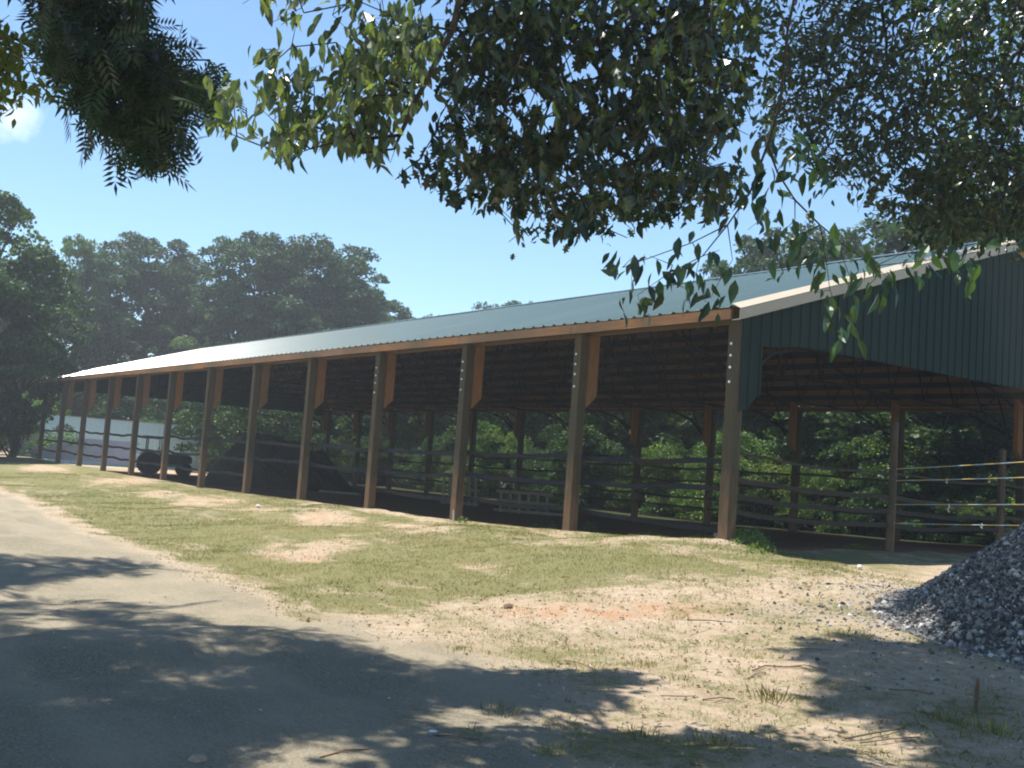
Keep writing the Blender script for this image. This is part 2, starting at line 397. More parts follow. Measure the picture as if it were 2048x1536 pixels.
def groundmat(name, isroad=False):
    m, nt, out = newmat(name)
    tc = N(nt, 'ShaderNodeTexCoord'); v = tc.outputs['Object']
    def at(n): return N(nt, 'ShaderNodeAttribute', attribute_name=n).outputs['Fac']
    fine = noise(nt, v, 55, 5, .7); mid = noise(nt, v, 9, 5, .65); big = noise(nt, v, 1.1, 4, .6); vor = N(nt, 'ShaderNodeTexVoronoi', inp={'Scale': 38.}); nt.links.new(v, vor.inputs['Vector'])
    sand = ramp(nt, mid, [(.28, (.33, .245, .165)), (.5, (.45, .355, .25)), (.72, (.56, .46, .35))])
    sand = mixc(nt, ramp(nt, fine, [(.45, (0, 0, 0)), (.75, (.8, .8, .8))]), sand, (.30, .23, .15))
    spk = math_(nt, 'LESS_THAN', vor.outputs['Distance'], .17)
    wn = noise(nt, v, 17, 2); spk = math_(nt, 'MULTIPLY', spk, math_(nt, 'GREATER_THAN', wn, .56))
    sand = mixc(nt, spk, sand, (.66, .60, .50))
    clayf = math_(nt, 'MULTIPLY', at('clay'), ramp(nt, noise(nt, v, 3.5, 5, .7), [(.4, (0, 0, 0)), (.62, (1, 1, 1))]))
    c = mixc(nt, clayf, sand, (.46, .27, .16))
    grey = ramp(nt, fine, [(.3, (.14, .118, .08)), (.52, (.28, .245, .175)), (.72, (.41, .365, .27))])
    grey = mixc(nt, ramp(nt, big, [(.45, (0, 0, 0)), (.7, (.55, .55, .55))]), grey, (.42, .35, .25))
    tk = N(nt, 'ShaderNodeMapping'); tk.inputs['Scale'].default_value = (.28, 1.6, 1); tk.inputs['Rotation'].default_value = (0, 0, .12); nt.links.new(v, tk.inputs[0])
    grey = mixc(nt, ramp(nt, noise(nt, tk.outputs[0], .9, 5, .6), [(.42, (0, 0, 0)), (.62, (.5, .5, .5))]), grey, (.40, .34, .25))
    grey = mixc(nt, spk, grey, (.46, .46, .45))
    rf = math_(nt, 'MAXIMUM', at('road'), math_(nt, 'MULTIPLY', at('spill'), ramp(nt, mid, [(.35, (0, 0, 0)), (.6, (1, 1, 1))])))
    c = mixc(nt, rf, c, grey)
    gcol = ramp(nt, noise(nt, v, 30, 4, .7), [(.3, (.11, .12, .04)), (.5, (.19, .18, .075)), (.72, (.30, .25, .14))])
    gcol = mixc(nt, ramp(nt, big, [(.35, (0, 0, 0)), (.65, (.6, .6, .6))]), gcol, (.14, .155, .055))
    gf = math_(nt, 'ADD', at('grass'), math_(nt, 'MULTIPLY', math_(nt, 'SUBTRACT', mid, .5), 1.6))
    gf = math_(nt, 'ADD', gf, math_(nt, 'MULTIPLY', math_(nt, 'SUBTRACT', fine, .5), 1.0))
    gf = ramp(nt, gf, [(.38, (0, 0, 0)), (.72, (.9, .9, .9))])
    c = mixc(nt, gf, c, gcol)
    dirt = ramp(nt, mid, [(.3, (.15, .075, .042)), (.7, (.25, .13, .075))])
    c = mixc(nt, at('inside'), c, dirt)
    c = mixc(nt, at('duff_shade'), c, ramp(nt, mid, [(.35, (.022, .022, .012)), (.65, (.05, .06, .02))]))  # dark leaf litter behind the barn, with the wood's shade put into its colour
    p = N(nt, 'ShaderNodeBsdfPrincipled', inp={'Roughness': .95, 'Specular IOR Level': .15})
    nt.links.new(c, p.inputs['Base Color'])
    hgt = math_(nt, 'ADD', fine, math_(nt, 'MULTIPLY', mid, 1.5))
    b = N(nt, 'ShaderNodeBump', inp={'Strength': .9, 'Distance': .035}); nt.links.new(hgt, b.inputs['Height']); nt.links.new(b.outputs[0], p.inputs['Normal'])
    nt.links.new(p.outputs[0], out.inputs[0]); return m
M['ground'] = groundmat('ground_cover')
zt = dict(zn); zt['road'] = zn['road'] * .0
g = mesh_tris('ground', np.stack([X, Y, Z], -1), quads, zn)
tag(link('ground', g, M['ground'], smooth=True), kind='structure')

# gravel drive: its own sheet, dipping under the ground along its worn edge
rx = steps([(-90, -24, 1.5), (-24, -8, .3), (-8, 9, .12), (9, 18, .5)]); ry = steps([(-16, -12, .5), (-12, -4.5, .1)])
X2, Y2 = np.meshgrid(rx, ry); X2 = X2.ravel(); Y2 = Y2.ravel(); zr_ = zones(X2, Y2)
px_, py_ = proj(np.stack([X2, Y2, height(X2, Y2)], -1))
ins = zr_['road'].reshape(len(ry), len(rx))
sm = ins.copy()
for _ in range(3):
    pad = np.pad(sm, 1, mode='edge'); sm = (pad[:-2, 1:-1] + pad[2:, 1:-1] + pad[1:-1, :-2] + pad[1:-1, 2:] + sm) / 5
Z2 = height(X2, Y2) + np.clip(sm.ravel() * .05 - .03, -.03, .012)
zz = {k: v for k, v in zr_.items()}; zz['road'] = np.clip(sm.ravel() * 1.3, 0, 1); zz['grass'] = zz['grass'] * .5
Q2 = np.arange(len(X2)).reshape(len(ry), len(rx))
q2 = np.stack([Q2[:-1, :-1], Q2[:-1, 1:], Q2[1:, 1:], Q2[1:, :-1]], -1).reshape(-1, 4)
keep = (sm.ravel()[q2] > .02).any(1)
tag(link('gravel_road', mesh_tris('gravel_road', np.stack([X2, Y2, Z2], -1), q2[keep], zz), M['ground'], smooth=True), kind='structure')

# ------------------------------------------------------------------ barn
barn = empty('open_barn', (0, 0, 0), 0, 'long open-sided riding barn with a green metal roof on timber posts', 'barn')
slope = (ZR - ZE) / (W / 2 + .25)
def roofz(y): return ZE + (min(y, W - y) + .25) * slope
def rib_sheet(y0, z0, y1, z1, xa, xb, pitch=.305, rh=.024, rw=.045, nseg=10, th=.0):
    """ribbed sheet: ribs run up the slope"""
    xs = []; hs = []
    x = xa
    while x < xb - 1e-6:
        for dx, h in ((0, 0), (pitch - rw - .06, 0), (pitch - rw - .03, rh), (pitch - .03, rh)):
            if x + dx <= xb: xs.append(x + dx); hs.append(h)
        x += pitch
    xs.append(xb); hs.append(0)
    xs = np.array(xs); hs = np.array(hs)
    t = np.linspace(0, 1, nseg + 1)
    n = np.array([0, -(z1 - z0), (y1 - y0)]); n = n / np.linalg.norm(n)
    if n[2] < 0: n = -n
    V = np.zeros((len(t), len(xs), 3))
    wob = (vnoise(xs, xs * 0, .35, 5) - .5) * .02
    V[:, :, 0] = xs
    V[:, :, 1] = (y0 + (y1 - y0) * t)[:, None] + hs * n[1]
    V[:, :, 2] = (z0 + (z1 - z0) * t)[:, None] + (hs + wob) * n[2]
    q = np.arange(len(t) * len(xs)).reshape(len(t), len(xs))
    return V.reshape(-1, 3), np.stack([q[:-1, :-1], q[:-1, 1:], q[1:, 1:], q[1:, :-1]], -1).reshape(-1, 4)
for ya, yb in ((-.27, W / 2), (W + .27, W / 2)):
    V, F = rib_sheet(ya, roofz(min(ya, W - ya)), yb, ZR, XE - .15, .17)
    if ya > 0: F = F[:, ::-1]
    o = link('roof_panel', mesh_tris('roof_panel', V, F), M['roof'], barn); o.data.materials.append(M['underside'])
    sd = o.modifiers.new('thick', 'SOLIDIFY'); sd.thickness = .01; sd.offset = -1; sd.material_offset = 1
mb = MB()
for s in (-1, 1):
    mb.prism([(W / 2, ZR + .035), (W / 2 + s * .22, ZR + .035 - .22 * slope), (W / 2 + s * .22, ZR + .05 - .22 * slope), (W / 2, ZR + .055)], 'x', XE - .16, .20)
mb.build('ridge_cap', M['roof'], barn)
# purlins
for side in (0, 1):
    n = 11
    for i in range(n):
        y = .25 + i * (W / 2 - .45) / (n - 1)
        z = roofz(y) - .028
        yy = y if side == 0 else W - y
        m_ = MB(); m_.box(XE - .1, .05, yy - .02, yy + .02, z - .15, z); m_.build('purlin', M['purlin'], barn)
# eave fascia boards
for yy, s in ((-.235, -1), (W + .235, 1)):
    for k in range(NB):
        j = random.uniform(-.012, .012)
        m_ = MB(); za = ZE - .035 + j
        m_.box(-(k + 1) * B + .006, -k * B - .006 + (.10 if k == 0 else 0), min(yy, yy + s * .04) + j * .3, max(yy, yy + s * .04) + j * .3, za - .155, za)
        m_.build('fascia_board', M['fascia'], barn)
# header beams carried by the posts
for yy in (.12, W - .12):
    m_ = MB(); m_.box(XE, 0, yy - .03, yy + .03, 4.135, 4.2); m_.build('header_beam', M['purlin'], barn)
# posts
pw = .095
def make_post(x, y, inward, corner=False):
    m_ = MB(); zb = h1(x, y) - .4
    for i, o_ in enumerate((-1, 0, 1)):                     # three laminated plies
        m_.box(x - pw, x + pw, y + o_ * .063 - .0305, y + o_ * .063 + .0305, zb, 4.16 - i * .004)
    po = m_.build('post', M['post'], barn, bevel=.006)
    a, b_ = y + inward * .125, y + inward * .37
    zt_ = roofz(.25) - .19
    m_ = MB(); m_.prism([(a, zt_), (b_, zt_ + .12), (b_, 3.08), (a + inward * .03, 2.86), (a, 2.86)], 'x', x - .062, x + .062)
    m_.build('haunch', M['haunch'], po, bevel=.004)
    if inward > 0 and x > -4 * B:
        for zz_ in (3.80, 3.62, 3.44, 3.22):
            yy = y - inward * .095; m_ = MB()
            m_.tube([(x - .01, yy, zz_), (x - .01, yy - inward * .022, zz_)], .021, 8); m_.build('bolt', M['bolt'], po)
    return po
for k in range(NB + 1):
    make_post(-k * B - (.0 if k else .0), 0, 1)
    make_post(-k * B, W, -1)
    if 0 < k < NB:
        m_ = MB(); m_.bar((-k * B - .1, W - .05, 3.35), (-k * B - 1.5, W - .05, 4.05), .04, .05); m_.build('brace', M['steel'], barn)
# steel trusses
def truss(x):
    m_ = MB(); r = .045
    top = [(x, .15, roofz(.15) - .27), (x, W / 2, ZR - .27), (x, W - .15, roofz(.15) - .27)]
    for a, b_ in zip(top[:-1], top[1:]): m_.bar(a, b_, r, r)
    bot = [(x, .40, 3.35), (x, .95, 3.78), (x, 1.7, 3.95), (x, W / 2, 4.05), (x, W - 1.7, 3.95), (x, W - .95, 3.78), (x, W - .40, 3.35)]
    for a, b_ in zip(bot[:-1], bot[1:]): m_.bar(a, b_, r, r)
    def zb(y): return float(np.interp(y, [q[1] for q in bot], [q[2] for q in bot]))
    n = 22
    for i in range(n):
        ya = .45 + (W - .9) * i / n; yb = .45 + (W - .9) * (i + 1) / n
        if i % 2 == 0: m_.bar((x, ya, zb(ya)), (x, yb, roofz(yb) - .27), .026, .026)
        else: m_.bar((x, ya, roofz(ya) - .27), (x, yb, zb(yb)), .026, .026)
    return m_.build('truss', M['steel'], barn)
for k in range(NB + 1): truss(-k * B - .13)
# gable sheets
def gable(x, thick, out_dir, mat):
    prof = []
    n = 66
    V = []; F = []
    y = 0; i = 0
    step = W / n
    for i in range(n):
        y0 = i * step
        for dy, dx in ((0, 0), (step * .70, 0), (step * .76, .02), (step * .94, .02)):
            yy = y0 + dy
            zb = 3.93
            e = min(yy, W - yy)
            if e <= .46: zb = 2.78 + .34 * max(0, e - .12) / .34
            elif e < 1.6: zb = 3.83 + .10 * sstep((e - .46) / 1.1)
            V.append((x + out_dir * dx, yy, float(zb))); V.append((x + out_dir * dx, yy, roofz(yy) - .03))
            if i == 1 and dx == 0 and dy == step * .70: pass
            if i == 2 and dy == 0: V[-2] = (x, yy, 3.12); V.append((x, yy + .002, 3.83)); V.append((x, yy + .002, roofz(yy) - .03))
            if i == n - 2 and dy == 0: V[-2] = (x, yy, 3.83); V.append((x, yy + .002, 3.12)); V.append((x, yy + .002, roofz(yy) - .03))
    V.append((x, W, 2.8)); V.append((x, W, roofz(W) - .03))
    for i in range(len(V) // 2 - 1): F.append((2 * i, 2 * i + 2, 2 * i + 3, 2 * i + 1))
    me = bpy.data.meshes.new('gable_siding'); me.from_pydata(V, [], F); me.update()
    o = link('gable_siding', me, mat, barn)
    sd = o.modifiers.new('thick', 'SOLIDIFY'); sd.thickness = .004
    return o
gable(.108, 1, 1, M['siding'])
gable(XE - .108, 1, -1, M['siding'])
# rake trim
for x, s in ((.17, 1), (XE - .17, -1)):
    for sd_ in (0, 1):
        def yy(v): return v if sd_ == 0 else W - v
        m_ = MB()
        a = -.27; b_ = W / 2
        up = .030
        m_.prism([(yy(a), roofz(a) - .19), (yy(b_), ZR - .19), (yy(b_), ZR - .04), (yy(a), roofz(a) - .04)], 'x', min(x + s * .095, x + s * .107), max(x + s * .095, x + s * .107))
        # sloping cap that folds over the sheet edge
        z0_, z1_ = roofz(a), ZR; xi, xo = x - s * .06, x + s * .11
        V_ = [(xi, yy(a), z0_ + .045), (xo, yy(a), z0_ - .035), (xo, yy(b_), z1_ - .035), (xi, yy(b_), z1_ + .045)]
        m_.add([(p[0], p[1], p[2]) for p in V_] + [(p[0], p[1], p[2] + .008) for p in V_], [(0, 1, 2, 3), (4, 5, 6, 7), (0, 1, 5, 4), (1, 2, 6, 5), (2, 3, 7, 6), (3, 0, 4, 7)])
        # soffit return
        m_.prism([(yy(a), roofz(a) - .203), (yy(b_), ZR - .203), (yy(b_), ZR - .191), (yy(a), roofz(a) - .191)], 'x', min(x - s * .05, x + s * .107), max(x - s * .05, x + s * .107))
        m_.build('rake_trim', M['trim'], barn)

# ------------------------------------------------------------------ rail fences between the posts
def wavy(a, b, sag, amp, seed, n=14):
    P = []
    for i in range(n + 1):
        t = i / n
        p = Vector(a).lerp(Vector(b), t)
        p.z += -sag * 4 * t * (1 - t) + amp * (mnoise.noise(Vector((t * 3.1, seed * 7.7, 0)))) * min(1, 8 * t * (1 - t))
        p.y += amp * .5 * mnoise.noise(Vector((t * 2.3, 3.3, seed * 5.1)))
        P.append(p)
    return P
def ribbon(parent, P, hgt, th, mat, side=(0, 1, 0), twist=0, name='rail', seed=0):
    V = []; F = []
    s = Vector(side)
    for i, p in enumerate(P):
        tw = twist * mnoise.noise(Vector((i * .35, seed, 1.7)))
        u = Vector((0, 0, 1)) * math.cos(tw) + s * math.sin(tw); w = s * math.cos(tw) - Vector((0, 0, 1)) * math.sin(tw)
        V += [p - u * hgt / 2 - w * th / 2, p + u * hgt / 2 - w * th / 2, p + u * hgt / 2 + w * th / 2, p - u * hgt / 2 + w * th / 2]
    for i in range(len(P) - 1):
        for k in range(4): F.append((4 * i + k, 4 * i + (k + 1) % 4, 4 * i + 4 + (k + 1) % 4, 4 * i + 4 + k))
    F.append((3, 2, 1, 0)); n = 4 * (len(P) - 1); F.append((n, n + 1, n + 2, n + 3))
    m_ = MB(); m_.add(V, F); return m_.build(name, mat, parent)
ff = empty('rail_fence', (0, 0, 0), 0, 'sagging black rubber belt rails strung between the front posts of the barn', 'fence', 'fences round the barn arena')
for k in range(NB):
    for j, (z0, z1) in enumerate(((2.02, 1.90), (1.60, 1.42), (1.05, .95))):
        if j == 2 and k in (3, 4): continue
        za = np.interp(k, [0, 3, 12], [z0, z1, z1]); zb = np.interp(k + 1, [0, 3, 12], [z0, z1, z1])
        if j == 2 and k == 0: za, zb = .94, 1.02
        P = wavy((-k * B - .09, .10, za + random.uniform(-.03, .03)), (-(k + 1) * B + .09, .10, zb + random.uniform(-.03, .03)), random.uniform(.01, .05), .04 if k < 5 else .055, k * 3 + j)
        ribbon(ff, P, .085, .012, M['rubber'], twist=.9, seed=k * 3 + j)
fb = empty('rail_fence', (0, W, 0), 0, 'dark thin rails along the far side of the barn in front of the woods', 'fence', 'fences round the barn arena')
for k in range(NB):
    for j, z0 in enumerate((2.12, 1.66, 1.12, .78)):
        P = wavy((-k * B - .09, -.12, z0 + random.uniform(-.04, .04)), (-(k + 1) * B + .09, -.12, z0 + random.uniform(-.04, .04)), random.uniform(.0, .05), .05, 50 + k * 4 + j)
        ribbon(fb, P, .07, .02, M['darkrail'], twist=.2, seed=k)
fg = empty('rail_fence', (0, 0, 0), 0, 'dark rails with slim timber posts closing the near gable end of the barn', 'fence', 'fences round the barn arena')
gpy = [.1, 4.1, 7.6, 11.3, 15.05]
for j, z0 in enumerate((2.16, 1.76, 1.52, 1.28)):
    for i in range(4):
        dz = -.10 if i == 0 else -.05
        P = wavy((.0, gpy[i] + .05, z0 - (.10 if i else 0)), (.0, gpy[i + 1] - .05, z0 - .10), .05, .05, 90 + i * 5 + j)
        ribbon(fg, P, .035 if j == 0 else .075, .02, M['darkrail'], side=(1, 0, 0), twist=.3, seed=j)
for i in (1, 2, 3):
    m_ = MB(); zz_ = h1(0, gpy[i])
    m_.tube([(0, gpy[i], zz_ - .3), (0.01, gpy[i], zz_ + 1.0), (.0, gpy[i] + .02, [2.95, 2.72, 2.7][i - 1])], [.075, .07, .062], 10)
    m_.build('post', M['post'], fg, smooth=False)

# rope fence, right
rf = empty('rope_fence', (0.05, 4.1, 0), 0, 'four yellow and blue rope strands stretched from the gable post over the gravel pile', 'fence')
import itertools
Pa = np.array([.05, 4.1]); Pb = np.array([9.5, 5.4])
def rope_z(px, py):
    # distance along the rope line of the surveyed point
    d = ray(px, py); n = np.array([-(Pb - Pa)[1], (Pb - Pa)[0]]); t = ((Pa - CP[:2]) @ n) / (d[:2] @ n)
    P = CP + d * t; s = np.linalg.norm(P[:2] - Pa); return s, P[2]
L = np.linalg.norm(Pb - Pa)
m_ = MB(); m_.tube([(Pb[0] - .05, Pb[1] - 4.1, h1(*Pb) - .3), (Pb[0] - .05, Pb[1] - 4.1, 2.9)], .06, 10); m_.build('post', M['post'], rf)
for (a, b_) in (((1848, 936), (2046, 924)), ((1848, 961), (2046, 955)), ((1852, 1010), (2046, 1009)), ((1858, 1049), (2046, 1051))):
    sa, za = rope_z(*a); sb, zb = rope_z(*b_)
    sl = (zb - za) / (sb - sa)
    pts = []
    for i in range(25):
        s = L * i / 24; z = za + sl * (s - sa) + .010 * (s - 2) ** 2 * .3
        q = Pa + (Pb - Pa) * s / L
        pts.append((q[0] - .05, q[1] - 4.1, z))
    m_ = MB(); m_.tube(pts, .0075, 6); m_.build('rope', M['rope'], rf)
for (a, dz) in (((1893, 959), .06), ((1897, 1010), .12), ((1963, 1049), .06)):
    s, z = rope_z(*a); q = Pa + (Pb - Pa) * s / L
    m_ = MB(); x_, y_ = q[0] - .05, q[1] - 4.1
    m_.tube([(x_, y_, z + .015), (x_ + .018, y_, z - dz * .3), (x_ - .012, y_, z - dz * .6), (x_ + .015, y_, z - dz)], [.012, .009, .009, .012], 6)
    m_.build('rope_tail', M['knot'], rf)

# ------------------------------------------------------------------ things inside and beyond the barn
def rockmesh(r, seed, sub=2, flat=.75):
    import bmesh
    bm = bmesh.new(); bmesh.ops.create_icosphere(bm, subdivisions=sub, radius=1)
    for v in bm.verts:
        n = mnoise.noise(v.co * 1.3 + Vector((seed * 3.1, 0, 0))); n2 = mnoise.noise(v.co * 3 + Vector((0, seed * 2.3, 0)))
        v.co *= r * (1 + .35 * n + .12 * n2); v.co.z *= flat
    me = bpy.data.meshes.new('rock'); bm.to_mesh(me); bm.free(); return me

def tractor(loc, rz):
    t = empty('tractor', loc, rz, 'small dark tractor with canopy and exhaust stack parked at the far barn end', 'tractor')
    m_ = MB()
    m_.prism([(-.3, .95), (-.3, 1.15), (-.15, 1.25), (1.35, 1.18), (1.5, 1.05), (1.5, .75), (-.3, .72)], 'y', -.3, .3); m_.build('hood', M['tractorpaint'], t, bevel=.04)
    m_ = MB(); m_.box(-1.1, 1.4, -.17, .17, .5, .74); m_.build('chassis', M['steel'], t, bevel=.02)
    m_ = MB(); m_.tube([(.9, .12, 1.15), (.9, .12, 1.95)], .035, 10); m_.build('exhaust', M['steel'], t)
    m_ = MB(); m_.box(-.85, -.4, -.24, .24, .95, 1.03); m_.box(-.92, -.84, -.24, .24, .95, 1.35); m_.build('seat', M['tyre'], t, bevel=.03)
    m_ = MB(); 
    for s in (-.5, .5): m_.bar((-1.0, s, .6), (-1.0, s, 2.1), .06, .06); m_.bar((-.2, s, .9), (-.3, s, 2.1), .045, .045)
    m_.build('roll_frame', M['steel'], t)
    m_ = MB(); m_.box(-1.2, .05, -.62, .62, 2.1, 2.17); m_.build('canopy', M['tractorpaint'], t, bevel=.03)
    m_ = MB(); m_.bar((-.15, 0, 1.1), (-.4, 0, 1.4), .04, .04)
    ring = [(-.4 + .07 * math.sin(a), .19 * math.cos(a), 1.4 + .17 * math.sin(a)) for a in np.linspace(0, 2 * math.pi, 17)]
    m_.tube(ring, .014, 6, cap=False); m_.build('steering_wheel', M['steel'], t)
    for x, r, w in ((-.8, .62, .34), (1.1, .38, .22)):
        for s in (-1, 1):
            y = s * (.58 if r > .5 else .5)
            m_ = MB(); pr = [(.45, -.5), (.8, -.5), (.95, -.38), (1, -.2), (1, .2), (.95, .38), (.8, .5), (.45, .5)]
            n = 24; V = []; F = []
            for i in range(n):
                a = 2 * math.pi * i / n
                for q in pr: V.append((x + r * q[0] * math.cos(a), y + w * q[1], r + r * q[0] * math.sin(a)))
            for i in range(n):
                for k in range(8): F.append((i * 8 + k, i * 8 + (k + 1) % 8, ((i + 1) % n) * 8 + (k + 1) % 8, ((i + 1) % n) * 8 + k))
            m_.add(V, F)
            for i in range(n):
                a = 2 * math.pi * (i + .5) / n
                m_.bar((x + r * math.cos(a), y - w * .42, r + r * math.sin(a)), (x + r * math.cos(a + .12), y + w * .42, r + r * math.sin(a + .12)), .05, .05)
            wo = m_.build('wheel', M['tyre'], t)
            m_ = MB(); m_.tube([(x, y - w * .3, r), (x, y + w * .3, r)], r * .5, 20); m_.build('rim', M['steel'], wo)
    for s in (-1, 1):
        m_ = MB(); P = [(-.8 + .72 * math.cos(a), s * .58, .62 + .72 * math.sin(a)) for a in np.linspace(.1, 2.4, 9)]
        for a, b_ in zip(P[:-1], P[1:]): m_.bar(a, b_, .36, .025, up=(0, 1, 0)) if False else m_.bar(a, b_, .36, .03)
        m_.build('fender', M['tractorpaint'], t)
    return t
tractor((-40.5, 4.9, h1(-40.5, 4.9)), R_(78)).scale = (.85, .85, .85)

def heap(name, x, y, rx_, ry_, H, mat, seed, label, cat, kind=None):
    n = 60; V = []; 
    us = np.linspace(-1.25, 1.25, n); XX, YY = np.meshgrid(us, us); r = np.hypot(XX, YY)
    hh = H * sstep((1.1 - r) / .75) * (.45 + 1.1 * fbm(XX * rx_, YY * ry_, .75, seed)) + (fbm(XX * rx_, YY * ry_, 3, 4) - .5) * .25 - .12 * H * r
    xx = x + XX * rx_; yy_ = y + YY * ry_
    zz_ = height(xx.ravel(), yy_.ravel()) - .06 + hh.ravel()
    q = np.arange(n * n).reshape(n, n); F = np.stack([q[:-1, :-1], q[:-1, 1:], q[1:, 1:], q[1:, :-1]], -1).reshape(-1, 4)
    V = np.stack([xx.ravel() - x, yy_.ravel() - y, zz_], -1)
    o = link(name, mesh_tris(name, V, F), mat); o.location = (x, y, 0); return tag(o, label, cat)
heap('hay_heap', -31.0, 6.6, 3.0, 3.6, 1.75, M['straw'], 5, 'big dark heap of old hay under the barn roof', 'heap')

# pallet panels standing in the arena
def pallet(loc, rz, w, h, label, tilt=.12):
    t = empty('pallet', loc, rz, label, 'pallet', 'pallets standing in the arena'); t.rotation_euler.x = tilt
    n = 6
    for i in range(n):
        x = -w / 2 + w * (i + .5) / n; m_ = MB(); m_.box(x - .045, x + .045, -.02, 0, 0, h); m_.build('slat', M['board'], t)
    for z in (.06, h / 2, h - .06):
        m_ = MB(); m_.box(-w / 2, w / 2, .0015, .08, z - .045, z + .045); m_.build('runner', M['board'], t)
pallet((-21.5, 9.5, h1(-21.5, 9.5)), R_(35), 1.5, 1.15, 'grey slatted pallet standing on edge left of the tall orange-lit post')
pallet((-17.2, 9.2, h1(-17.2, 9.2)), R_(38), 1.9, .75, 'low wide slatted pallet on the arena floor right of the upright one')
for (pa, pb, lab) in (((158, 926), (268, 934), 'pale long plank lying on the barn floor at the far end'),
                      ((640, 985), (720, 992), 'weathered plank on the barn floor near the dark heap'),
                      ((990, 1022), (1130, 1034), 'brown board lying on the arena floor between the large posts')):
    A_ = ground_at(*pa); B_ = ground_at(*pb)
    m_ = MB(); m_.bar(A_ + np.array([0, 0, .06]), B_ + np.array([0, 0, .06]), .2, .08)
    tag(m_.build('plank', M['board'] if lab[0] != 'p' else M['whitewood']), lab, 'plank', 'planks on the barn floor')

# pale blue shed and block wall beyond the far gable
sh = empty('metal_shed', (-53.5, 2.5, .2), 0, 'long pale blue windowless metal shed beyond the far end of the barn', 'shed')
sh.rotation_euler.z = R_(-3)
V = []; F = []
n = 90
for i in range(n + 1):
    y = 8.9 * i / n; dx = .02 if i % 3 == 1 else 0
    V += [(dx, y, -.3), (dx, y, 2.60)]
for i in range(n): F.append((2 * i, 2 * i + 2, 2 * i + 3, 2 * i + 1))
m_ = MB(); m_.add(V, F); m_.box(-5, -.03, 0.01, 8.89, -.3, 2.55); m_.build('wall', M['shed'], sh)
m_ = MB(); m_.prism([(.05, 2.605), (-5.1, 2.56), (-5.1, 2.60), (.05, 2.645)], 'y', -.06, 8.96); m_.build('roof', M['shedroof'], sh)
bw = MB(); rng_b = random.Random(3)
for r in range(6):
    for i in range(15):
        o_ = .2 if r % 2 else 0
        bw.box(-.1, .1 + rng_b.uniform(-.008, .008), i * .4 + o_ + .006, (i + 1) * .4 + o_ - .006, r * .2 + .004, (r + 1) * .2 - .004)
bwo = bw.build('block_wall', M['block']); bwo.location = (-48.6, -.2, .42); bwo.rotation_euler.z = R_(-4)
tag(bwo, 'low lavender-grey block wall in front of the pale blue shed', 'wall')

# ------------------------------------------------------------------ gravel pile
PCX, PCY, PR, PH = 6.08, -.78, 2.36, 1.74
def pileh(x, y):
    r = np.hypot(x - PCX, y - PCY) / PR
    a = np.arctan2(y - PCY, x - PCX)
    rr = r * (1 + .08 * (fbm(np.cos(a) * 2, np.sin(a) * 2, 1., 8) - .5) * 2)
    return .4 + PH * (1 - rr ** 1.12)
n = 120; us = np.linspace(-1.15, 1.15, n); XX, YY = np.meshgrid(us * PR, us * PR)
xx = (XX + PCX).ravel(); yy_ = (YY + PCY).ravel(); zz_ = pileh(xx, yy_) + (fbm(xx, yy_, 5, 2) - .5) * .07 - .03
zz_ = np.maximum(zz_, height(xx, yy_) - .06)
q = np.arange(n * n).reshape(n, n); F = np.stack([q[:-1, :-1], q[:-1, 1:], q[1:, 1:], q[1:, :-1]], -1).reshape(-1, 4)
def gravelmat():
    m, nt, out = newmat('blue_grey_gravel')
    a = N(nt, 'ShaderNodeAttribute', attribute_name='rnd')
    c = ramp(nt, a.outputs['Fac'], [(0, (.032, .031, .030)), (.5, (.135, .132, .13)), (.85, (.26, .255, .245)), (1, (.55, .53, .50))])
    p = N(nt, 'ShaderNodeBsdfPrincipled', inp={'Roughness': .7, 'Specular IOR Level': .35}); nt.links.new(c, p.inputs['Base Color'])
    nt.links.new(p.outputs[0], out.inputs[0]); return m
M['gravel'] = gravelmat()
gp = empty('gravel_pile', (PCX, PCY, .3), 0, 'steep heap of blue-grey crushed gravel at the right edge of the yard', 'gravel pile')
link('mound', mesh_tris('mound', np.stack([xx - PCX, yy_ - PCY, zz_ - .3], -1), F, {'rnd': np.full(n * n, .12)}), M['gravel'], gp)
# stones
PHI = (1 + 5 ** .5) / 2
ICO = np.array([(-1, PHI, 0), (1, PHI, 0), (-1, -PHI, 0), (1, -PHI, 0), (0, -1, PHI), (0, 1, PHI), (0, -1, -PHI), (0, 1, -PHI), (PHI, 0, -1), (PHI, 0, 1), (-PHI, 0, -1), (-PHI, 0, 1)]) / 1.9
ICF = np.array([(0, 11, 5), (0, 5, 1), (0, 1, 7), (0, 7, 10), (0, 10, 11), (1, 5, 9), (5, 11, 4), (11, 10, 2), (10, 7, 6), (7, 1, 8), (3, 9, 4), (3, 4, 2), (3, 2, 6), (3, 6, 8), (3, 8, 9), (4, 9, 5), (2, 4, 11), (6, 2, 10), (8, 6, 7), (9, 8, 1)])
def randrot(n):
    q = rng.normal(size=(n, 4)); q /= np.linalg.norm(q, axis=1)[:, None]
    w, x, y, z = q.T
    return np.stack([np.stack([1 - 2 * (y * y + z * z), 2 * (x * y - z * w), 2 * (x * z + y * w)], -1), np.stack([2 * (x * y + z * w), 1 - 2 * (x * x + z * z), 2 * (y * z - x * w)], -1),
                     np.stack([2 * (x * z - y * w), 2 * (y * z + x * w), 1 - 2 * (x * x + y * y)], -1)], -2)
